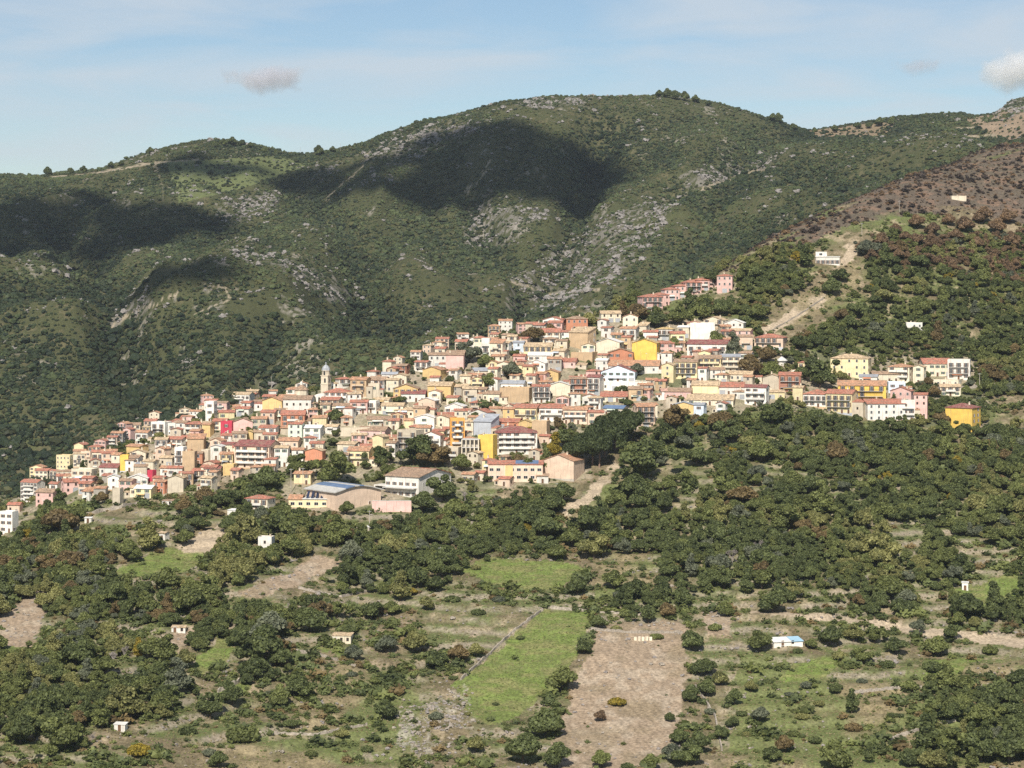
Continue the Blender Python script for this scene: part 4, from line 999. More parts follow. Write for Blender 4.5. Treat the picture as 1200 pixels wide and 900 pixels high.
# isolated trees and bushes of the lower farmland, one by one (photo column, foot, crown width)
SOLO = [(513,677,28,'r'),(558,667,14,'l'),(538,689,13,'l'),(676,697,27,'r'),(719,690,28,'r'),(719,715,16,'r'),(701,737,20,'r'),(652,657,27,'r'),(696,655,37,'s'),(671,640,30,'r'),(685,766,23,'r'),(658,810,42,'r'),
 (640,864,48,'r'),(612,894,46,'r'),(653,899,36,'r'),(705,899,26,'r'),(610,749,12,'l'),(581,826,10,'l'),(548,838,10,'l'),(511,842,22,'l'),(452,842,32,'r'),(435,727,34,'s'),(415,773,24,'r'),(452,765,28,'r'),(487,765,32,'r'),
 (512,784,31,'r'),(537,776,28,'r'),(558,770,22,'r'),(471,782,14,'l'),(412,792,16,'l'),(531,796,13,'l'),(557,882,24,'r'),(785,845,14,'r'),(797,872,27,'r'),(790,892,30,'r'),(762,903,26,'r'),(735,900,18,'l'),
 (812,762,30,'r'),(820,790,23,'r'),(829,790,26,'r'),(845,803,21,'r'),(810,822,24,'r'),(827,815,25,'r'),(832,836,17,'l'),(860,826,23,'r'),(869,838,16,'l'),(890,846,24,'r'),(858,852,18,'r'),(820,882,32,'r'),(845,866,20,'r'),
 (805,898,36,'s'),(880,811,18,'r'),(890,764,30,'r'),(905,718,36,'r'),(920,882,25,'r'),(905,892,25,'r'),(979,902,42,'r'),(998,836,24,'t'),(1000,856,26,'l'),(980,812,18,'r'),(1018,894,20,'t'),(1034,886,17,'t'),(1065,898,26,'r'),
 (1097,768,32,'r'),(1093,786,32,'l'),(1132,802,34,'l'),(1087,812,15,'r'),(1065,807,28,'l'),(1129,862,19,'t'),(1160,814,13,'t'),(1192,806,32,'r'),(1005,772,18,'r'),(950,760,17,'r'),(972,758,30,'r'),(1000,752,26,'s'),(1025,754,26,'s'),
 (1050,766,28,'r'),(1150,893,44,'s'),(1112,890,52,'s'),(1182,893,44,'r'),(265,805,22,'l'),(272,826,30,'r'),(352,818,34,'r'),(328,828,28,'r'),(285,868,46,'l'),(245,884,20,'l'),(246,842,38,'s'),(372,730,36,'s'),(300,780,50,'s'),
 (315,752,46,'r'),(405,592,16,'r'),(406,603,20,'r'),(351,606,15,'r'),(440,598,12,'l'),(388,570,46,'s'),(352,560,36,'s'),(312,575,36,'r'),(298,590,30,'r'),(520,588,40,'s'),(495,600,34,'r'),(618,560,30,'r'),(640,556,26,'t'),(660,588,34,'r'),
 (756,562,52,'s'),(752,600,40,'s'),(790,505,44,'s'),(780,520,30,'r'),(855,520,36,'s'),(905,500,46,'s'),(860,425,30,'t'),(880,440,34,'r'),(905,445,30,'r'),(960,455,40,'s'),(600,445,26,'r'),(573,455,22,'r'),(395,495,22,'r'),
 (300,500,20,'r'),(535,455,20,'l'),(535,475,22,'l'),(565,478,28,'l'),(465,470,14,'l'),(485,545,44,'s'),(510,548,40,'s'),(540,552,26,'r'),(445,548,26,'s'),(660,525,32,'r'),(605,560,14,'l'),(745,440,20,'r'),(730,458,22,'l'),(790,410,20,'r'),(840,405,22,'r'),
 (550,425,30,'s'),(570,432,24,'r'),(985,330,22,'r'),(975,345,26,'r'),(888,375,28,'r'),(770,384,26,'r'),(795,381,28,'s'),(825,376,28,'s'),(845,370,24,'r'),(730,372,20,'t'),(690,385,24,'r'),(835,335,22,'s'),
 (735,722,22,'l'),(760,730,28,'s'),(783,724,22,'r'),(722,738,16,'l'),(770,748,18,'l'),(838,738,20,'l'),(850,722,22,'r'),(935,765,14,'l'),(985,772,22,'l'),(1012,778,24,'s'),(1040,782,22,'l'),(1075,742,22,'r'),(1115,750,24,'s'),(1160,765,22,'l'),(900,800,16,'l'),(925,815,14,'l'),(1010,800,16,'l'),(955,870,20,'l'),(1110,860,16,'l'),(915,782,15,'l'),(945,805,18,'l'),(960,826,15,'l'),(940,842,20,'l'),(1045,840,14,'l'),(1060,825,12,'l'),(1095,838,12,'l'),(1080,870,16,'l'),(1140,840,22,'s'),(1165,870,26,'s'),(835,865,14,'l'),(875,862,14,'l'),(930,862,18,'l'),
 (440,800,18,'l'),(385,830,20,'l'),(400,862,22,'l'),(430,880,18,'l'),(500,890,18,'l'),(480,745,20,'r'),(460,720,22,'r'),(500,715,20,'r'),(530,705,22,'l'),(560,720,20,'l'),(585,705,18,'l'),(600,690,16,'l'),(410,745,16,'r'),(350,790,20,'l'),(315,815,18,'l'),(340,850,22,'l'),(365,885,18,'l'),(220,860,26,'l'),(190,885,24,'l'),(255,900,26,'r')]
FT = {'r': 'round', 's': 'ragged', 'l': 'low', 't': 'tall'}
rs = random.Random(11); kinds = {'oak': 0, 'bush': 0}
for i, (x, y, w, f) in enumerate(SOLO):
    tone = rs.choices(['dark green', 'olive green', 'grey-green', 'bronze', 'light olive'], [6, 3, 1.3, .6, 1])[0]
    nm = 'shrub' if f == 'l' or w < 15 else 'oak_tree'
    at_px(nm, x, y, w, FT[f], tone, i, zs=rs.uniform(.85, 1.1), group='bushes of the farmland' if nm == 'shrub' else 'oaks of the hillside', cat='bush' if nm == 'shrub' else 'tree')
at_px('shrub', 723, 826, 25, 'low', 'yellowish', 1, look='low yellow-green bush', cat='bush', group='bushes of the farmland'); at_px('shrub', 703, 845, 17, 'round', 'reddish brown', 1, look='reddish brown bush', cat='bush', group='bushes of the farmland')
at_px('shrub', 378, 796, 18, 'low', 'yellowish', 2, look='bright yellow autumn bush', cat='bush', group='bushes of the farmland'); at_px('shrub', 163, 884, 34, 'low', 'yellowish', 1, look='golden brown autumn bush', cat='bush', group='bushes of the farmland')
for a in [(70, 628, 46, 'spread'), (215, 600, 22, 'round'), (240, 590, 26, 'round'), (645, 395, 20, 'round'), (120, 590, 18, 'round'), (625, 402, 28, 'spread'), (845, 505, 34, 'spread'), (610, 548, 20, 'round'), (900, 425, 24, 'round'), (1105, 498, 22, 'spread'), (1095, 466, 18, 'round')]:
    at_px('oak_tree', *a[:3], a[3], 'bronze', int(a[0]), group='autumn-brown trees of the town edge')
at_px('oak_tree', 650, 535, 26, 'tall', 'yellowish', 0, look='tree turning yellow', group='autumn-brown trees of the town edge')
# umbrella pines, cypresses, bare trees
for i, (x, y, w) in enumerate([(680, 552, 44), (694, 545, 50), (708, 536, 54), (722, 527, 52), (735, 518, 44), (702, 548, 44)]):
    at_px('umbrella_pine', x, y, w, 'umbrella', 'deep green', i, lift=ground(x, y).y/F*19, zs=1.5, look='deep green umbrella pine', group='umbrella pines at the town edge')
for x, y, w, z in [(371, 470, 7, 1.5), (369, 488, 7, 1.6), (374, 492, 8, 1.6), (745, 362, 6, 2)]: at_px('cypress_tree', x, y, w*1.5, 'cypress', 'dark green', 0, zs=z, look='slender dark cypress', group='cypresses')
def bare_tree(x, y, w):
    P = ground(x, y); r = w/2*P.y/F; g = random.Random(int(x)); b = MB()
    def br(p, d, l, th, lv):
        q = p + d*l; b.tube(p, q, th, th*.6, 5)
        if lv:
            for k in range(4 if lv > 1 else 5):
                e = (d + Vector((g.uniform(-1,1), g.uniform(-1,1), g.uniform(-.2,.7)))*.75).normalized(); br(p + d*l*g.uniform(.55, 1), e, l*g.uniform(.55,.8), th*.55, lv-1)
    br(Vector((0,0,-.4)), Vector((0,0,1)), r*.5, r*.06, 4)
    o = b.build('bare_tree', M_twig, None, P); THINGS.append(dict(o=o, look='leafless grey tree', p=(x, y-w/2), cat='tree', group='leafless trees')); SING.append((P.x, P.y, r*.7))
for a in [(132, 782, 32), (146, 772, 28), (340, 720, 30), (565, 600, 26), (858, 660, 34), (890, 650, 30), (470, 545, 30), (600, 552, 22), (545, 588, 24), (108, 872, 24), (1015, 690, 26)]: bare_tree(*a)
# ------------------------------------------------------------------ woods: where the photo shows closed crowns
WOODS = [[(862,352),(874,316),(905,298),(946,290),(950,318),(900,334)], [(-230,650),(30,640),(60,600),(105,610),(140,655),(185,640),(240,598),(280,590),(330,600),(375,600),(420,640),(450,622),(520,610),(560,615),(640,590),(655,640),(600,650),(550,655),(520,690),(470,700),(420,690),(400,722),(330,762),(300,770),(250,745),(235,760),(130,720),(100,740),(60,720),(-230,715)],
 [(-230,765),(60,760),(100,740),(160,768),(215,778),(228,812),(200,840),(130,850),(95,880),(50,905),(-230,905)], [(300,770),(330,762),(350,790),(330,800),(300,798)],
 [(655,640),(660,605),(700,585),(720,555),(760,530),(800,500),(850,490),(900,500),(960,495),(1040,508),(1110,510),(1430,505),(1430,735),(1130,735),(1060,722),(1000,718),(900,705),(840,690),(800,700),(775,735),(740,720),(700,690),(660,660)],
 [(860,352),(900,332),(950,335),(990,302),(1040,282),(1110,280),(1430,275),(1430,500),(1150,470),(1140,420),(1090,410),(1020,408),(980,412),(935,418),(890,395),(870,370)],
 [(690,370),(740,345),(800,328),(850,312),(870,320),(880,372),(790,378),(700,378)], [(420,600),(560,600),(640,585),(650,600),(560,640),(450,640)],
 [(370,548),(410,545),(410,590),(370,590)], [(1090,800),(1430,860),(1430,905),(1080,905)]]
CLEAR = GREEN + SOIL + ROAD + [[(1030,618),(1085,608),(1096,650),(1040,662)], [(1100,620),(1195,645),(1195,692),(1135,684)], [(935,688),(1000,696),(1000,716),(930,712)], [(770,590),(810,580),(820,605),(780,612)], [(880,545),(915,540),(925,565),(885,568)], [(1085,330),(1130,328),(1130,345),(1085,342)], [(1120,375),(1160,385),(1150,415),(1125,400)],
 [(886,404),(898,372),(952,316),(1010,286),(1024,325),(992,366),(936,406)], [(650,650),(680,640),(770,650),(780,700),(700,700)], [(1045,345),(1075,340),(1075,360),(1045,360)], [(995,352),(1025,350),(1020,368),(995,368)], [(335,568),(460,568),(470,620),(335,614)], [(430,570),(550,570),(552,604),(500,612),(430,622)], [(742,330),(870,312),(875,352),(800,368),(750,382)], [(948,294),(1000,288),(998,332),(945,336)], [(636,618),(690,570),(722,534),(754,548),(724,592),(676,630)], [(272,692),(345,655),(402,643),(408,680),(332,724),(268,716)], [(118,668),(200,636),(258,643),(244,694),(128,698)], [(70,612),(170,600),(185,630),(90,640)]] + RUBBLE
def world_samples(d0, d1, spacing, seed, x0=-0.30, x1=.30):
    g = np.random.default_rng(seed); n = int((d1**2 - d0**2) / 2 * (x1 - x0) / spacing**2)
    y = np.sqrt(g.uniform(d0**2, d1**2, n)); x = g.uniform(x0, x1, n) * y; return x, y
def terr(x, y):
    c = np.clip((CX + x/y*F - PX[0]) / 2.0, 0, nc - 1.001); r = np.clip(np.searchsorted(DG, y) - 1, 0, nr - 2); t = (y - DG[r]) / (DG[r+1] - DG[r]); i = c.astype(int); f = c - i
    return (Z[r,i]*(1-f) + Z[r,i+1]*f)*(1-t) + (Z[r+1,i]*(1-f) + Z[r+1,i+1]*f)*t
def curv_at(x, y): return CURV[np.clip(np.searchsorted(DG, y) - 1, 0, nr-1), np.clip(((CX + x/y*F - PX[0]) / 2).astype(int), 0, nc-1)]
def keep_clear(x, y, r):
    k = np.ones(len(x), bool)
    for a, b, c in OCC: k &= (x-a)**2 + (y-b)**2 > (c*.85 + r*.75)**2
    return k
def thin(x, y, r, f):                                # drops those that stand too near an earlier one
    cell = 8.0; grid = {}; keep = []
    for i in range(len(x)):
        cx, cy = int(x[i]//cell), int(y[i]//cell); ok = True
        for a in (-1, 0, 1):
            for b in (-1, 0, 1):
                for j in grid.get((cx+a, cy+b), ()):
                    if (x[i]-x[j])**2 + (y[i]-y[j])**2 < (f*(r[i]+r[j]))**2: ok = False; break
        if ok: keep.append(i); grid.setdefault((cx, cy), []).append(i)
    return np.array(keep, int)
x, y = world_samples(640, 1720, 2.6, 21, -.31, .31); z = terr(x, y); px, py = CX + x/y*F, HY - z/y*F
g = np.random.default_rng(5); wx, wy = px + g.normal(0, 5, len(px)), py + g.normal(0, 3, len(px))
hidden_back = (y > 1150) & (py > 480) & (px < 640)
inw = any_poly(wx, wy, WOODS) & ~any_poly(wx, wy, CLEAR) & ~inpoly(px, py, TOWN[0]) & ~hidden_back
dens = .6*fbm(x/45, y/45, 71) + .4*fbm(x/13, y/13, 72)
inw &= dens > np.where((px > 650) & (py > 480), .385, .40)
intown = inpoly(px, py, TOWN[0]); inw |= intown & (g.random(len(px)) < np.where(px > 885, .42, .10)) & ~any_poly(px, py, CLEAR)
x, y, z, px, py = (q[inw] for q in (x, y, z, px, py))
r = np.clip(g.lognormal(1.22, .38, len(x)), 1.7, 7.2) * np.where(py < 470, .92, 1.0); r = np.where(inpoly(px, py, TOWN[0]), np.clip(r * .62, 1.3, 3.0), r)
sx = np.array([s[0] for s in SING]); sy = np.array([s[1] for s in SING]); sr = np.array([s[2] for s in SING])
k = keep_clear(x, y, r) & (((x[:, None]-sx)**2 + (y[:, None]-sy)**2) > (sr + r[:, None]*.55)**2).all(1)
x, y, z, px, py, r = (q[k] for q in (x, y, z, px, py, r)); k = thin(x, y, r, .52); x, y, z, px, py, r = (q[k] for q in (x, y, z, px, py, r))
app = r / y * F * np.where((px > -5) & (px < 1205) & (py < 925), 1, .01)
# a tree shows large only when nothing much taller stands just before it
order = np.argsort(-app)
n_oak = sum(1 for t in THINGS if t['o'].name.startswith('oak_tree')); single = set(order[:max(0, 298 - n_oak)].tolist())
tone_n = ['dark green', 'olive green', 'grey-green', 'bronze', 'reddish brown', 'yellowish', 'light olive']; forms = ['ragged', 'spread', 'round', 'tall']
tn = g.random(len(x)); tc = fbm(x/30, y/30, 73) + g.normal(0, .1, len(x))
burn = inpoly(px, py, [(1000,225),(1200,190),(1200,335),(1120,325),(1040,310),(980,300)])
ti = np.where(burn & (tn < .52), 4, np.where(tc > .66, 6, np.where(tc > .55, 1, np.where(tc < .38, 0, np.where(tn < .40, 0, np.where(tn < .80, 1, np.where(tn < .92, 2, np.where(tn < .985, 3, 5))))))))
fi = g.choice(4, len(x), p=[.42, .28, .18, .12]); rot = g.uniform(0, 6.28, len(x)); zs = g.uniform(.85, 1.15, len(x))
REST = []
for i in range(len(x)):
    f = forms[fi[i]]; lift = {'round': .18, 'spread': .22, 'tall': .15, 'ragged': .2}[f] * r[i]
    if i in single: plant('oak_tree', (x[i], y[i], z[i]), r[i], f, tone_n[ti[i]], i, rot[i], zs=zs[i], group='oaks of the hillside')
    else: REST.append((x[i], y[i], z[i] + lift, r[i], zs[i], rot[i], (fi[i] * 3 + i % 3) * 7 + ti[i]))
def woodland(rows):
    """one object: points on the ground, a whole crown set on each by geometry nodes"""
    pc = bpy.data.collections.new('wood_crowns'); n = 0
    for f in forms:
        for v in range(3):
            for t in tone_n:
                o = bpy.data.objects.new(f'wood_crown_{n:03d}', crown_mesh(f, v, t)); pc.objects.link(o); n += 1
    rows = np.array(rows); me = bpy.data.meshes.new('woods'); me.vertices.add(len(rows)); me.vertices.foreach_set('co', rows[:, :3].astype(np.float32).ravel())
    def at(nm, ty, v, key='value'): me.attributes.new(nm, ty, 'POINT').data.foreach_set(key, v)
    at('kind_index', 'INT', rows[:, 6].astype(np.int32)); at('turn', 'FLOAT_VECTOR', np.stack([rows[:, 0]*0, rows[:, 0]*0, rows[:, 5]], 1).astype(np.float32).ravel(), 'vector')
    at('size', 'FLOAT_VECTOR', np.stack([rows[:, 3], rows[:, 3], rows[:, 3]*rows[:, 4]], 1).astype(np.float32).ravel(), 'vector')
    gt = bpy.data.node_groups.new('plant_crowns', 'GeometryNodeTree'); gt.interface.new_socket('Geometry', in_out='INPUT', socket_type='NodeSocketGeometry'); gt.interface.new_socket('Geometry', in_out='OUTPUT', socket_type='NodeSocketGeometry')
    N = gt.nodes; L = gt.links; gi = N.new('NodeGroupInput'); go = N.new('NodeGroupOutput'); ip = N.new('GeometryNodeInstanceOnPoints'); ci = N.new('GeometryNodeCollectionInfo')
    ci.inputs['Collection'].default_value = pc; ci.inputs['Separate Children'].default_value = True; ci.inputs['Reset Children'].default_value = True; ip.inputs['Pick Instance'].default_value = True
    def na(nm, ty):
        q = N.new('GeometryNodeInputNamedAttribute'); q.data_type = ty; q.inputs['Name'].default_value = nm; return q.outputs['Attribute']
    L.new(gi.outputs[0], ip.inputs['Points']); L.new(ci.outputs[0], ip.inputs['Instance']); L.new(na('kind_index', 'INT'), ip.inputs['Instance Index']); L.new(na('size', 'FLOAT_VECTOR'), ip.inputs['Scale'])
    er = N.new('FunctionNodeEulerToRotation'); L.new(na('turn', 'FLOAT_VECTOR'), er.inputs[0]); L.new(er.outputs[0], ip.inputs['Rotation']); L.new(ip.outputs[0], go.inputs[0])
    o = link('woods', me); md = o.modifiers.new('crowns', 'NODES'); md.node_group = gt; return o
tag(woodland(REST), 'closed oak woodland on the slopes round the town', None, None, 'stuff')
print('woods', len(x), 'single', len(single))
# ------------------------------------------------------------------ low scrub: one mesh of many low-poly bushes
def scrub(name, x, y, r, hz, mats, mi, seed, label, detail=ICO1, sink=.25, rough=.34, bias=None):
    g = np.random.default_rng(seed); z = terr(x, y); iv, it = detail; keepf = np.ones(len(it), bool)
    keepf = (iv[it][:, :, 2].mean(1) > -.25); it2 = it[keepf]; used, inv = np.unique(it2, return_inverse=True); it2 = inv.reshape(it2.shape); iv2 = iv[used]
    n, m = len(x), len(iv2); Vs = np.empty((n, m, 3), np.float32)
    var = [iv2 * (1 + rough * (g.random((m, 1)) - .5) * 2) for _ in range(12)]; vi = g.integers(0, 12, n); a = g.uniform(0, 6.28, n); ca, sa = np.cos(a), np.sin(a)
    for q in range(12):
        k = vi == q; v = var[q]
        Vs[k, :, 0] = (v[None,:,0]*ca[k,None] - v[None,:,1]*sa[k,None])*r[k,None] + x[k,None]
        Vs[k, :, 1] = (v[None,:,0]*sa[k,None] + v[None,:,1]*ca[k,None])*r[k,None] + y[k,None]
        Vs[k, :, 2] = v[None,:,2]*(r*hz)[k,None] + (z + r*hz*(1-2*sink)*.6)[k,None]
    T = (it2[None] + (np.arange(n)*m)[:, None, None]).reshape(-1, 3)
    tone = np.clip(np.repeat(g.uniform(.12, .88, n) + (0 if bias is None else bias), m) + g.normal(0, .19, n*m), 0, 1)
    me = mesh_np(name, Vs.reshape(-1, 3), T, mats, np.repeat(mi, len(it2)), {'tone': tone})
    return tag(link(name, me), label, None, None, 'stuff')
def tuft(seed, n, size):
    g = np.random.default_rng(seed); d = g.normal(size=(n, 3)); d /= np.linalg.norm(d, axis=1)[:, None]; d[:, 2] = np.abs(d[:, 2]) - .15; p = d * g.uniform(.55, 1, (n, 1))
    nn = d * .6 + g.normal(size=d.shape) * .6; nn /= np.linalg.norm(nn, axis=1)[:, None]; u = np.cross(nn, g.normal(size=d.shape)); u /= np.linalg.norm(u, axis=1)[:, None]; w = np.cross(nn, u)
    s_ = size * g.uniform(.6, 1.3, (n, 1)); v = np.stack([p + u*s_, p + w*s_, p - u*s_, p - w*s_], 1).reshape(-1, 3); v[:, 2] = np.maximum(v[:, 2], -.2); k = np.arange(n)[:, None] * 4
    iv, it = icosphere(0); return np.concatenate([v, iv * .62]), np.concatenate([k + [0, 1, 2], k + [0, 2, 3], it + 4*n])
TUFT = tuft(3, 30, .27)
# near farmland undergrowth
x, y = world_samples(650, 1750, 2.1, 31); z = terr(x, y); px, py = CX + x/y*F, HY - z/y*F; g = np.random.default_rng(6)
bare = any_poly(px + g.normal(0, 2, len(px)), py + g.normal(0, 2, len(px)), GREEN + SOIL + ROAD + RUBBLE)
dry = any_poly(px, py, DRYG); town = inpoly(px, py, TOWN[0]); bn = any_poly(px, py, BURNT); wd = any_poly(px, py, WOODS)
dn = fbm(x/26, y/26, 81); pr = np.clip((dn - .34) * 4, 0, 1) * .68
pr = np.where(dry, np.clip((dn - .38) * 4, 0, 1) * .55 + .05, pr); pr = np.where(bare, .012, pr); pr = np.where(any_poly(px, py, RUBBLE), .10, pr); pr = np.where(town, .12, pr); pr = np.where(bn, .34, pr); pr = np.where(wd & ~bare, .30, pr)
k = (g.random(len(x)) < pr) & keep_clear(x, y, np.full(len(x), .6)); x, y, bn, town = x[k], y[k], bn[k], town[k]
r = np.clip(g.lognormal(-.20, .55, len(x)), .3, 2.6); r = r * np.where((dn[k] > .54) & ~bare[k], 1.45, .95); r = np.where(town, np.minimum(r, 1.0), r); r = np.where(bn, r * .9, r)
mi = np.where(bn, np.where(g.random(len(x)) < .7, 4, 2), np.where(g.random(len(x)) < .30, 1, np.where(g.random(len(x)) < .12, 3, 0)))
scrub('undergrowth', x, y, r, .85, [TONES['dark green'], TONES['olive green'], TONES['reddish brown'], TONES['bronze'], M_char], mi, 41, 'low scrub and tufts scattered over the terraced farmland', detail=TUFT, rough=.16)
print('undergrowth', len(x))
# grass tufts and clods that roughen the fields
x, y = world_samples(660, 980, 1.15, 33); z = terr(x, y); px, py = CX + x/y*F, HY - z/y*F; g = np.random.default_rng(8)
k = (px > -40) & (px < 1240) & (py < 930) & (g.random(len(x)) < np.where(any_poly(px, py, GREEN), .8, .42)) & ~any_poly(px, py, SOIL + ROAD); x, y, px, py = x[k], y[k], px[k], py[k]
gr = any_poly(px, py, GREEN); r = g.uniform(.14, .42, len(x)) * np.where(gr, .8, 1.0)
M_grass = leafy('fresh_grass', (.085, .120, .030), (.22, .25, .085)); M_dry = leafy('dry_grass', (.12, .10, .045), (.33, .28, .15))
mi = np.where(gr, np.where(g.random(len(x)) < .85, 0, 1), np.where(g.random(len(x)) < .22, 0, 1))
scrub('grass', x, y, r, .7, [M_grass, M_dry], mi, 43, 'grass tufts over the fields', detail=icosphere(0), rough=.4); print('grass', len(x))
# far maquis
x, y = world_samples(1700, 3330, 3.25, 51, -.262, .262); z = terr(x, y); px, py = CX + x/y*F, HY - z/y*F; g = np.random.default_rng(9)
sky = np.interp(px, SKX, SKY); rocky = any_poly(px + g.normal(0, 4, len(px)), py + g.normal(0, 3, len(px)), ROCKY)
open_ = inpoly(px, py, [(195,190),(330,182),(360,195),(280,222),(210,238)]) | inpoly(px, py, [(1130,140),(1300,100),(1300,165),(1180,165)]) | inpoly(px, py, [(940,150),(1050,143),(1040,160),(960,162)])
dn = fbm(x/60, y/80, 91); pr = np.clip(.50 + (dn - .40) * 2.4, .2, .97); cv = curv_at(x, y); pr = np.clip(pr - .22 * cv, .12, .98); pr = np.where(rocky, .30, pr); pr = np.where(open_, .13, pr)
pr = np.where((px < 560) & (py > 395 - px*.05), np.maximum(pr, .86), pr); pr = np.where(path_dist(px, py) < 1.6, 0, pr)
k = g.random(len(x)) < pr; x, y, px, py = x[k], y[k], px[k], py[k]
r = np.clip(g.lognormal(.42, .38, len(x)), .6, 4.2) * np.where(y < 2150, 1.12, 1.0) * np.clip(1 - .22 * curv_at(x, y), .7, 1.4)
scrub('maquis', x, y, r, .82, [M_maquis, M_maq3, M_maq2], np.where(g.random(len(x)) < .6, 0, np.where(g.random(len(x)) < .5, 1, 2)), 53, 'dark green scrub covering the mountains', rough=.48, bias=(fbm(x/130, y/170, 97) - .5)*1.5 - .22*((px < 330) & (py > 330)) - .14 + .16 * curv_at(x, y)); print('maquis', len(x))
# burnt slope shrubs are in the undergrowth; boulders
x, y = world_samples(1700, 3300, 6.5, 61, -.285, .29); z = terr(x, y); px, py = CX + x/y*F, HY - z/y*F; g = np.random.default_rng(10)
dn = fbm(x/18, y/26, 93); k = (any_poly(px + g.normal(0, 6, len(px)), py + g.normal(0, 4, len(px)), ROCKY) & (dn > .53)) | (g.random(len(x)) < .012 + .05 * np.clip(curv_at(x, y) - .35, 0, 1))
x, y = x[k], y[k]; x = np.concatenate([x + g.normal(0, 2.5, len(x)) for _ in range(3)]); y = np.concatenate([y + g.normal(0, 3, len(y)) for _ in range(3)])
r = np.clip(g.lognormal(.18, .5, len(x)), .4, 4)
scrub('rocks', x, y, r, .75, [M_farrock], np.zeros(len(x), int), 63, 'pale granite outcrops among the scrub on the mountain', sink=.35, rough=.45)
x, y = world_samples(660, 1020, 1.5, 65); z = terr(x, y); px, py = CX + x/y*F, HY - z/y*F
inr = any_poly(px + g.normal(0, 7, len(px)), py + g.normal(0, 6, len(px)), RUBBLE) & (g.random(len(x)) < .6); c_ = np.searchsorted(DG, y); ci_ = np.clip(((px - PX[0]) / 2).astype(int), 0, nc - 1)
inr |= (riser[np.clip(c_, 0, nr-1), ci_] > .5) & (g.random(len(x)) < .16); inr |= (any_poly(px, py, SOIL) & (g.random(len(x)) < np.where(py < 752, .12, .035)))
x, y = x[inr], y[inr]; r = np.clip(g.lognormal(-.85, .4, len(x)), .2, 1.1)
scrub('rubble', x, y, r, .75, [M_stone, M_rocks], (g.random(len(x)) < .5).astype(int), 67, 'loose pale stones on the terraces and beside the green field', sink=.3, rough=.4); print('rubble', len(x))
# single trees that break the skyline and dot the far slopes
SKT = [(24,203,8),(40,203,9),(56,204,10),(83,203,9),(98,202,9),(130,196,8),(142,193,7),(176,180,9),(195,178,8),(252,172,9),(262,170,9),(272,170,11),(283,171,10),(293,173,8),(310,178,8),(324,180,7),(374,181,12),(390,178,8),(402,176,7),(772,113,9),(782,113,11),(792,115,12),(803,117,11),(815,119,9),(830,123,8),(905,141,10),(912,143,12),(930,151,9),(955,155,7),(978,154,9),(1005,150,9),(1030,147,11),(1045,146,10),(1018,149,8)]
for i, (x_, y_, w) in enumerate(SKT): 
    P = ground(x_, y_ + 1.5); r_ = w/2*P.y/F*1.1; plant('skyline_tree', P, r_, 'round' if i % 3 else 'spread', 'dark green', i, i, zs=1.25, group='trees along the mountain skyline', look=f"{'larger' if w > 9 else 'small'} dark tree on the skyline")
for i, (x_, y_, w) in enumerate([(1075,268,22),(1092,276,20),(1050,274,16),(1112,264,18),(1132,272,24),(1152,262,26),(1168,274,24),(1182,262,22),(1120,285,22),(1145,292,20),(1185,290,22),(1060,285,18)]):
    at_px('scorched_tree', x_, y_, w, 'round', 'reddish brown', i, look=f"{'big' if w > 21 else 'small'} scorched reddish brown tree", group='scorched trees on the burnt slope')
# ------------------------------------------------------------------ labels: the look, and where it stands from a landmark one can find
LM = [('the bell tower', 380, 445), ('the crimson house', 265, 504), ('the bright yellow gable', 757, 412), ('the blank tan wall', 605, 464), ('the white school-like building', 490, 568), ('the sports hall', 420, 580),
 ('the umbrella pines', 712, 515), ('the pink row houses', 785, 350), ('the white villa', 971, 303), ('the mustard yellow block', 1010, 462), ('the rightmost yellow house', 1131, 490), ('the tall orange house', 536, 507),
 ('the white three-storey block', 605, 518), ('the grey metal shed', 570, 503), ('the pink slanted wall', 533, 425), ('the big cream house', 1000, 430), ('the long peach block', 300, 536), ('the terracotta-orange house', 190, 566),
 ('the long white two-storey house', 832, 408), ('the peach pine-side house', 755, 490), ('the ochre gable', 321, 474), ('the long red-roofed row', 645, 485), ('the red house', 928, 450), ('the tan tower wall', 222, 540), ('the bright green field', 620, 775), ('the bare earth field', 740, 800), ('the dirt road', 1030, 728),
 ('the blue-roofed shed', 924, 750), ('the cream field shed', 400, 748), ('the upper green field', 610, 672), ('the pink soil field', 345, 675), ('the white cube house', 311, 640), ('the left grass clearing', 190, 660), ('the tiny white hut', 140, 852),
 ('the stone rubble', 508, 845), ('the right dry-grass slope', 1050, 835), ('the white wood hut', 1131, 687), ('the lone white upper house', 1072, 384), ('the leftmost white house', 37, 575), ('the summit', 740, 110), ('the left saddle', 340, 182), ('the left edge', 0, 700), ('the right edge', 1200, 600), ('the burnt slope', 1100, 225), ('the garden wall', 458, 592), ('the dirt track', 690, 575)]
ORD = ['nearest'] + [q + '-nearest' for q in 'second third fourth fifth sixth seventh eighth ninth tenth eleventh twelfth'.split()]
def direction(dx, dy):
    if abs(dx) > 2.4 * abs(dy): return 'to the right of' if dx > 0 else 'to the left of'
    if abs(dy) > 2.4 * abs(dx): return 'below' if dy > 0 else 'above'
    return ('below' if dy > 0 else 'above') + ('-right of' if dx > 0 else '-left of')
looks = {}
for t in THINGS:
    if t.get('look'): looks.setdefault(t['look'], []).append(t)
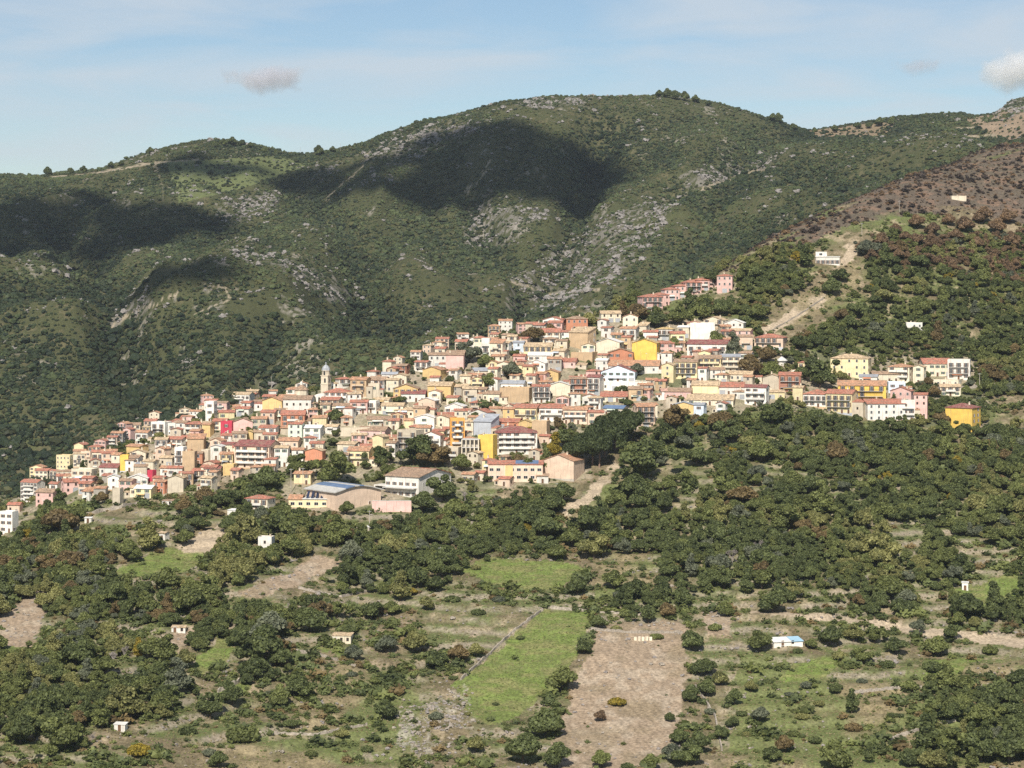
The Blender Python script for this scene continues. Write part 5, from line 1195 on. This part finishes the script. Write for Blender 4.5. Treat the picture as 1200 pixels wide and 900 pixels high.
for look, ts in looks.items():
    used = set()
    def options(t):
        out = []
        for n, lx, ly in LM:
            dx, dy = t['p'][0] - lx, t['p'][1] - ly; d = math.hypot(dx, dy)
            if d < 7: continue
            s = direction(dx, dy)
            same = [math.hypot(u['p'][0]-lx, u['p'][1]-ly) for u in ts if u is not t and direction(u['p'][0]-lx, u['p'][1]-ly) == s]
            rank = sum(1 for q in same if q < d); word = ORD[rank] if rank and rank < len(ORD) else ('nearest' if same else '')
            if 'skyline' in look and n not in ('the summit', 'the left saddle', 'the burnt slope', 'the left edge'): continue
            if rank < len(ORD): out.append((rank * 60 + d, word, s, n))
        return sorted(out)
    for t in ts:
        if len(ts) == 1:
            o = options(t); t['label'] = f"{look} {o[0][2]} {o[0][3]}"; continue
        for _c, word, s, n in options(t):
            lab = f"{word} {look} {s} {n}".strip()
            if lab not in used: used.add(lab); t['label'] = lab; break
        else: t['label'] = look + ' in the crowd of similar ones'
print('cut', [t['label'] for t in THINGS if len(t['label'].split()) > 16])
for t in THINGS: tag(t['o'], ' '.join(t['label'].split()[:16]), t['cat'], t.get('group'), 'thing')
from collections import Counter
print(Counter(t['o'].name.split('.')[0] for t in THINGS).most_common(12))
print('things', len(THINGS), 'objects', len(bpy.data.objects), 'labels', len({t['label'] for t in THINGS}))
# ------------------------------------------------------------------ camera, sun, sky, clouds
cam = bpy.data.cameras.new('camera'); co = link('camera', cam, None, (0, 0, 0)); co.rotation_euler = (R(90), 0, 0)
cam.sensor_width = 36; cam.lens = F / 1200 * 36; cam.shift_y = -(450 - HY) / 1200; cam.clip_start = 1; cam.clip_end = 40000; SC.camera = co
EL, AZ = R(43), R(-170)                        # azimuth clockwise from +Y
SUN = Vector((math.sin(AZ)*math.cos(EL), math.cos(AZ)*math.cos(EL), math.sin(EL)))
sl = bpy.data.lights.new('sun', 'SUN'); sl.energy = 4.6; sl.angle = R(.5); sl.color = (1, .94, .85)
so = link('sun', sl); so.rotation_euler = (-SUN).to_track_quat('-Z', 'Y').to_euler()
w = bpy.data.worlds.new('World'); SC.world = w; w.use_nodes = True; nt = w.node_tree; N = nt.nodes; L = nt.links; bg = N['Background']; bg.inputs['Strength'].default_value = .066
sk = N.new('ShaderNodeTexSky'); sk.sky_type = 'NISHITA'; sk.sun_disc = False; sk.sun_elevation = EL; sk.sun_rotation = AZ; sk.altitude = 500; sk.air_density = 1.0; sk.dust_density = .0; sk.ozone_density = 3.0
tc = N.new('ShaderNodeTexCoord'); mp = N.new('ShaderNodeMapping'); mp.inputs['Scale'].default_value = (3.2, 3.2, 17); mp.inputs['Rotation'].default_value = (0, R(5), 0); L.new(tc.outputs['Generated'], mp.inputs['Vector'])
nz = N.new('ShaderNodeTexNoise'); nz.inputs['Scale'].default_value = 2.6; nz.inputs['Detail'].default_value = 7; nz.inputs['Roughness'].default_value = .52; nz.inputs['Distortion'].default_value = .5; L.new(mp.outputs[0], nz.inputs['Vector'])
mr = N.new('ShaderNodeMapRange'); mr.inputs['From Min'].default_value = .40; mr.inputs['From Max'].default_value = .66; mr.inputs['To Max'].default_value = .66; L.new(nz.outputs['Fac'], mr.inputs['Value'])
mx = N.new('ShaderNodeMix'); mx.data_type = 'RGBA'; L.new(mr.outputs[0], mx.inputs[0]); L.new(sk.outputs[0], mx.inputs[6]); mx.inputs[7].default_value = (7.2, 7.8, 8.4, 1); L.new(mx.outputs[2], bg.inputs['Color'])
def cloud(px, py, wpx, hpx, D, label, dens, seed, col=(1, 1, 1)):
    s = D / F; P = Vector(((px - CX)*s, D, (HY - py)*s)); g = np.random.default_rng(seed); iv, it = ICO2; a, h = wpx/2*s, hpx/2*s
    r = np.array([a, a*.55, h]); n = 1 + .22*(g.random((len(iv), 1)) - .5)
    me = mesh_np('cloud', iv*n*r, it, []); o = link('cloud', me, None, P)
    m = bpy.data.materials.new('cloud_vapour'); m.use_nodes = True; t = m.node_tree; t.nodes.remove(t.nodes['Principled BSDF']); v = t.nodes.new('ShaderNodeVolumePrincipled')
    v.inputs['Color'].default_value = (*col, 1); v.inputs['Anisotropy'].default_value = .2
    tx = t.nodes.new('ShaderNodeTexCoord'); z = t.nodes.new('ShaderNodeTexNoise'); z.inputs['Scale'].default_value = 1.3 / h; z.inputs['Detail'].default_value = 3.5; z.inputs['Roughness'].default_value = .5; t.links.new(tx.outputs['Object'], z.inputs['Vector'])
    mp = t.nodes.new('ShaderNodeMapping'); mp.inputs['Scale'].default_value = (1/a, 1/(a*.55), 1/h); t.links.new(tx.outputs['Object'], mp.inputs['Vector'])
    le = t.nodes.new('ShaderNodeVectorMath'); le.operation = 'LENGTH'; t.links.new(mp.outputs[0], le.inputs[0])
    e = t.nodes.new('ShaderNodeMapRange'); e.inputs['From Min'].default_value = .15; e.inputs['From Max'].default_value = .9; e.inputs['To Min'].default_value = .30; e.inputs['To Max'].default_value = -.30; t.links.new(le.outputs['Value'], e.inputs['Value'])
    ad = t.nodes.new('ShaderNodeMath'); ad.operation = 'ADD'; t.links.new(z.outputs['Fac'], ad.inputs[0]); t.links.new(e.outputs[0], ad.inputs[1])
    q = t.nodes.new('ShaderNodeMapRange'); q.inputs['From Min'].default_value = .42; q.inputs['From Max'].default_value = .95; q.inputs['To Max'].default_value = dens; t.links.new(ad.outputs[0], q.inputs['Value'])
    t.links.new(q.outputs[0], v.inputs['Density']); t.links.new(v.outputs[0], t.nodes['Material Output'].inputs['Volume']); me.materials.append(m)
    tag(o, label, 'cloud', None, 'thing')
cloud(313, 92, 150, 52, 7000, 'small dark grey cloud low in the sky above the left saddle', .045, 3, (.86, .86, .90))
cloud(1192, 80, 150, 78, 7200, 'bright white cumulus cloud at the right edge of the sky', .05, 5)
cloud(1076, 78, 90, 34, 7400, 'faint grey wisp of cloud left of the white cumulus', .02, 8, (.85, .85, .9))
# the cumulus over the near valley, above the picture, whose shadow lies on the mountain
M_cloud = plain('white_cloud', (.85, .85, .85), 1, .05, .01)
SV, ST, nb = [], [], 0; g = np.random.default_rng(4)
def shade(px, py, rx, ry, dmin=1750, s0=4200):
    """a bank of puffs that covers the ground patch round a photo point as seen from the sun"""
    global nb
    i = int(round((px - PX[0]) / 2)); sel = np.where(DG > dmin)[0]; col = np.minimum.accumulate(PYg[sel, i]); j = sel[int(np.argmax(col <= py))]
    P = np.array([(px - CX)/F*DG[j], DG[j], Z[j, i]]) + np.array(SUN) * s0; iv, it = ICO1
    for k in range(int(rx * ry / 400) + 4):
        a = g.uniform(0, 6.28); q = math.sqrt(g.uniform(0, 1.15)); rr = g.uniform(14, 34) * (1.25 - .5*q)
        v = iv * (1 + .3*(g.random((len(iv), 1)) - .5)) * np.array([rr, rr*1.1, rr*.7]) + P + np.array([math.cos(a)*rx*q, math.sin(a)*ry*q, g.uniform(-12, 25)]); SV.append(v); ST.append(it + nb); nb += len(v)
for a in [(460,200,80,110),(520,183,85,150),(570,178,90,170),(620,185,85,190),(660,205,70,150),(695,222,40,70),(560,215,80,110),(430,218,60,60),(390,212,50,40),(350,216,40,30),
          (10,260,70,80),(70,268,70,80),(130,268,60,70),(175,276,40,50),(-40,262,80,100),(60,300,60,40),(230,197,55,50),(280,198,45,40),(215,316,40,34),(170,340,40,26),(120,300,40,30),(90,240,70,60),(210,262,60,60),(160,250,50,40),(10,300,50,30)]: shade(*a)
tag(link('clouds', mesh_np('clouds', np.concatenate(SV), np.concatenate(ST), [M_cloud], None, None, True)), 'cumulus clouds drifting over the valley', None, None, 'stuff')
hz = MB().box(-9000, 9000, -60, 12100, -420, 400, 0).mesh('haze', []); hm = bpy.data.materials.new('thin_haze'); hm.use_nodes = True; t = hm.node_tree; t.nodes.remove(t.nodes['Principled BSDF'])
v = t.nodes.new('ShaderNodeVolumePrincipled'); v.inputs['Color'].default_value = (.80, .88, 1, 1); v.inputs['Density'].default_value = HAZE; v.inputs['Anisotropy'].default_value = .3; t.links.new(v.outputs[0], t.nodes['Material Output'].inputs['Volume']); hz.materials.append(hm)
tag(link('haze', hz), 'thin blue haze over the valley', None, None, 'stuff')
SC.view_settings.view_transform = 'Standard'; SC.view_settings.look = 'None'; SC.view_settings.exposure = .46; SC.view_settings.gamma = 1
SC.render.engine = 'CYCLES'; SC.cycles.max_bounces = 4; SC.cycles.diffuse_bounces = 2; SC.cycles.glossy_bounces = 2; SC.cycles.volume_bounces = 6; SC.cycles.use_denoising = False; SC.cycles.volume_step_rate = 1.0
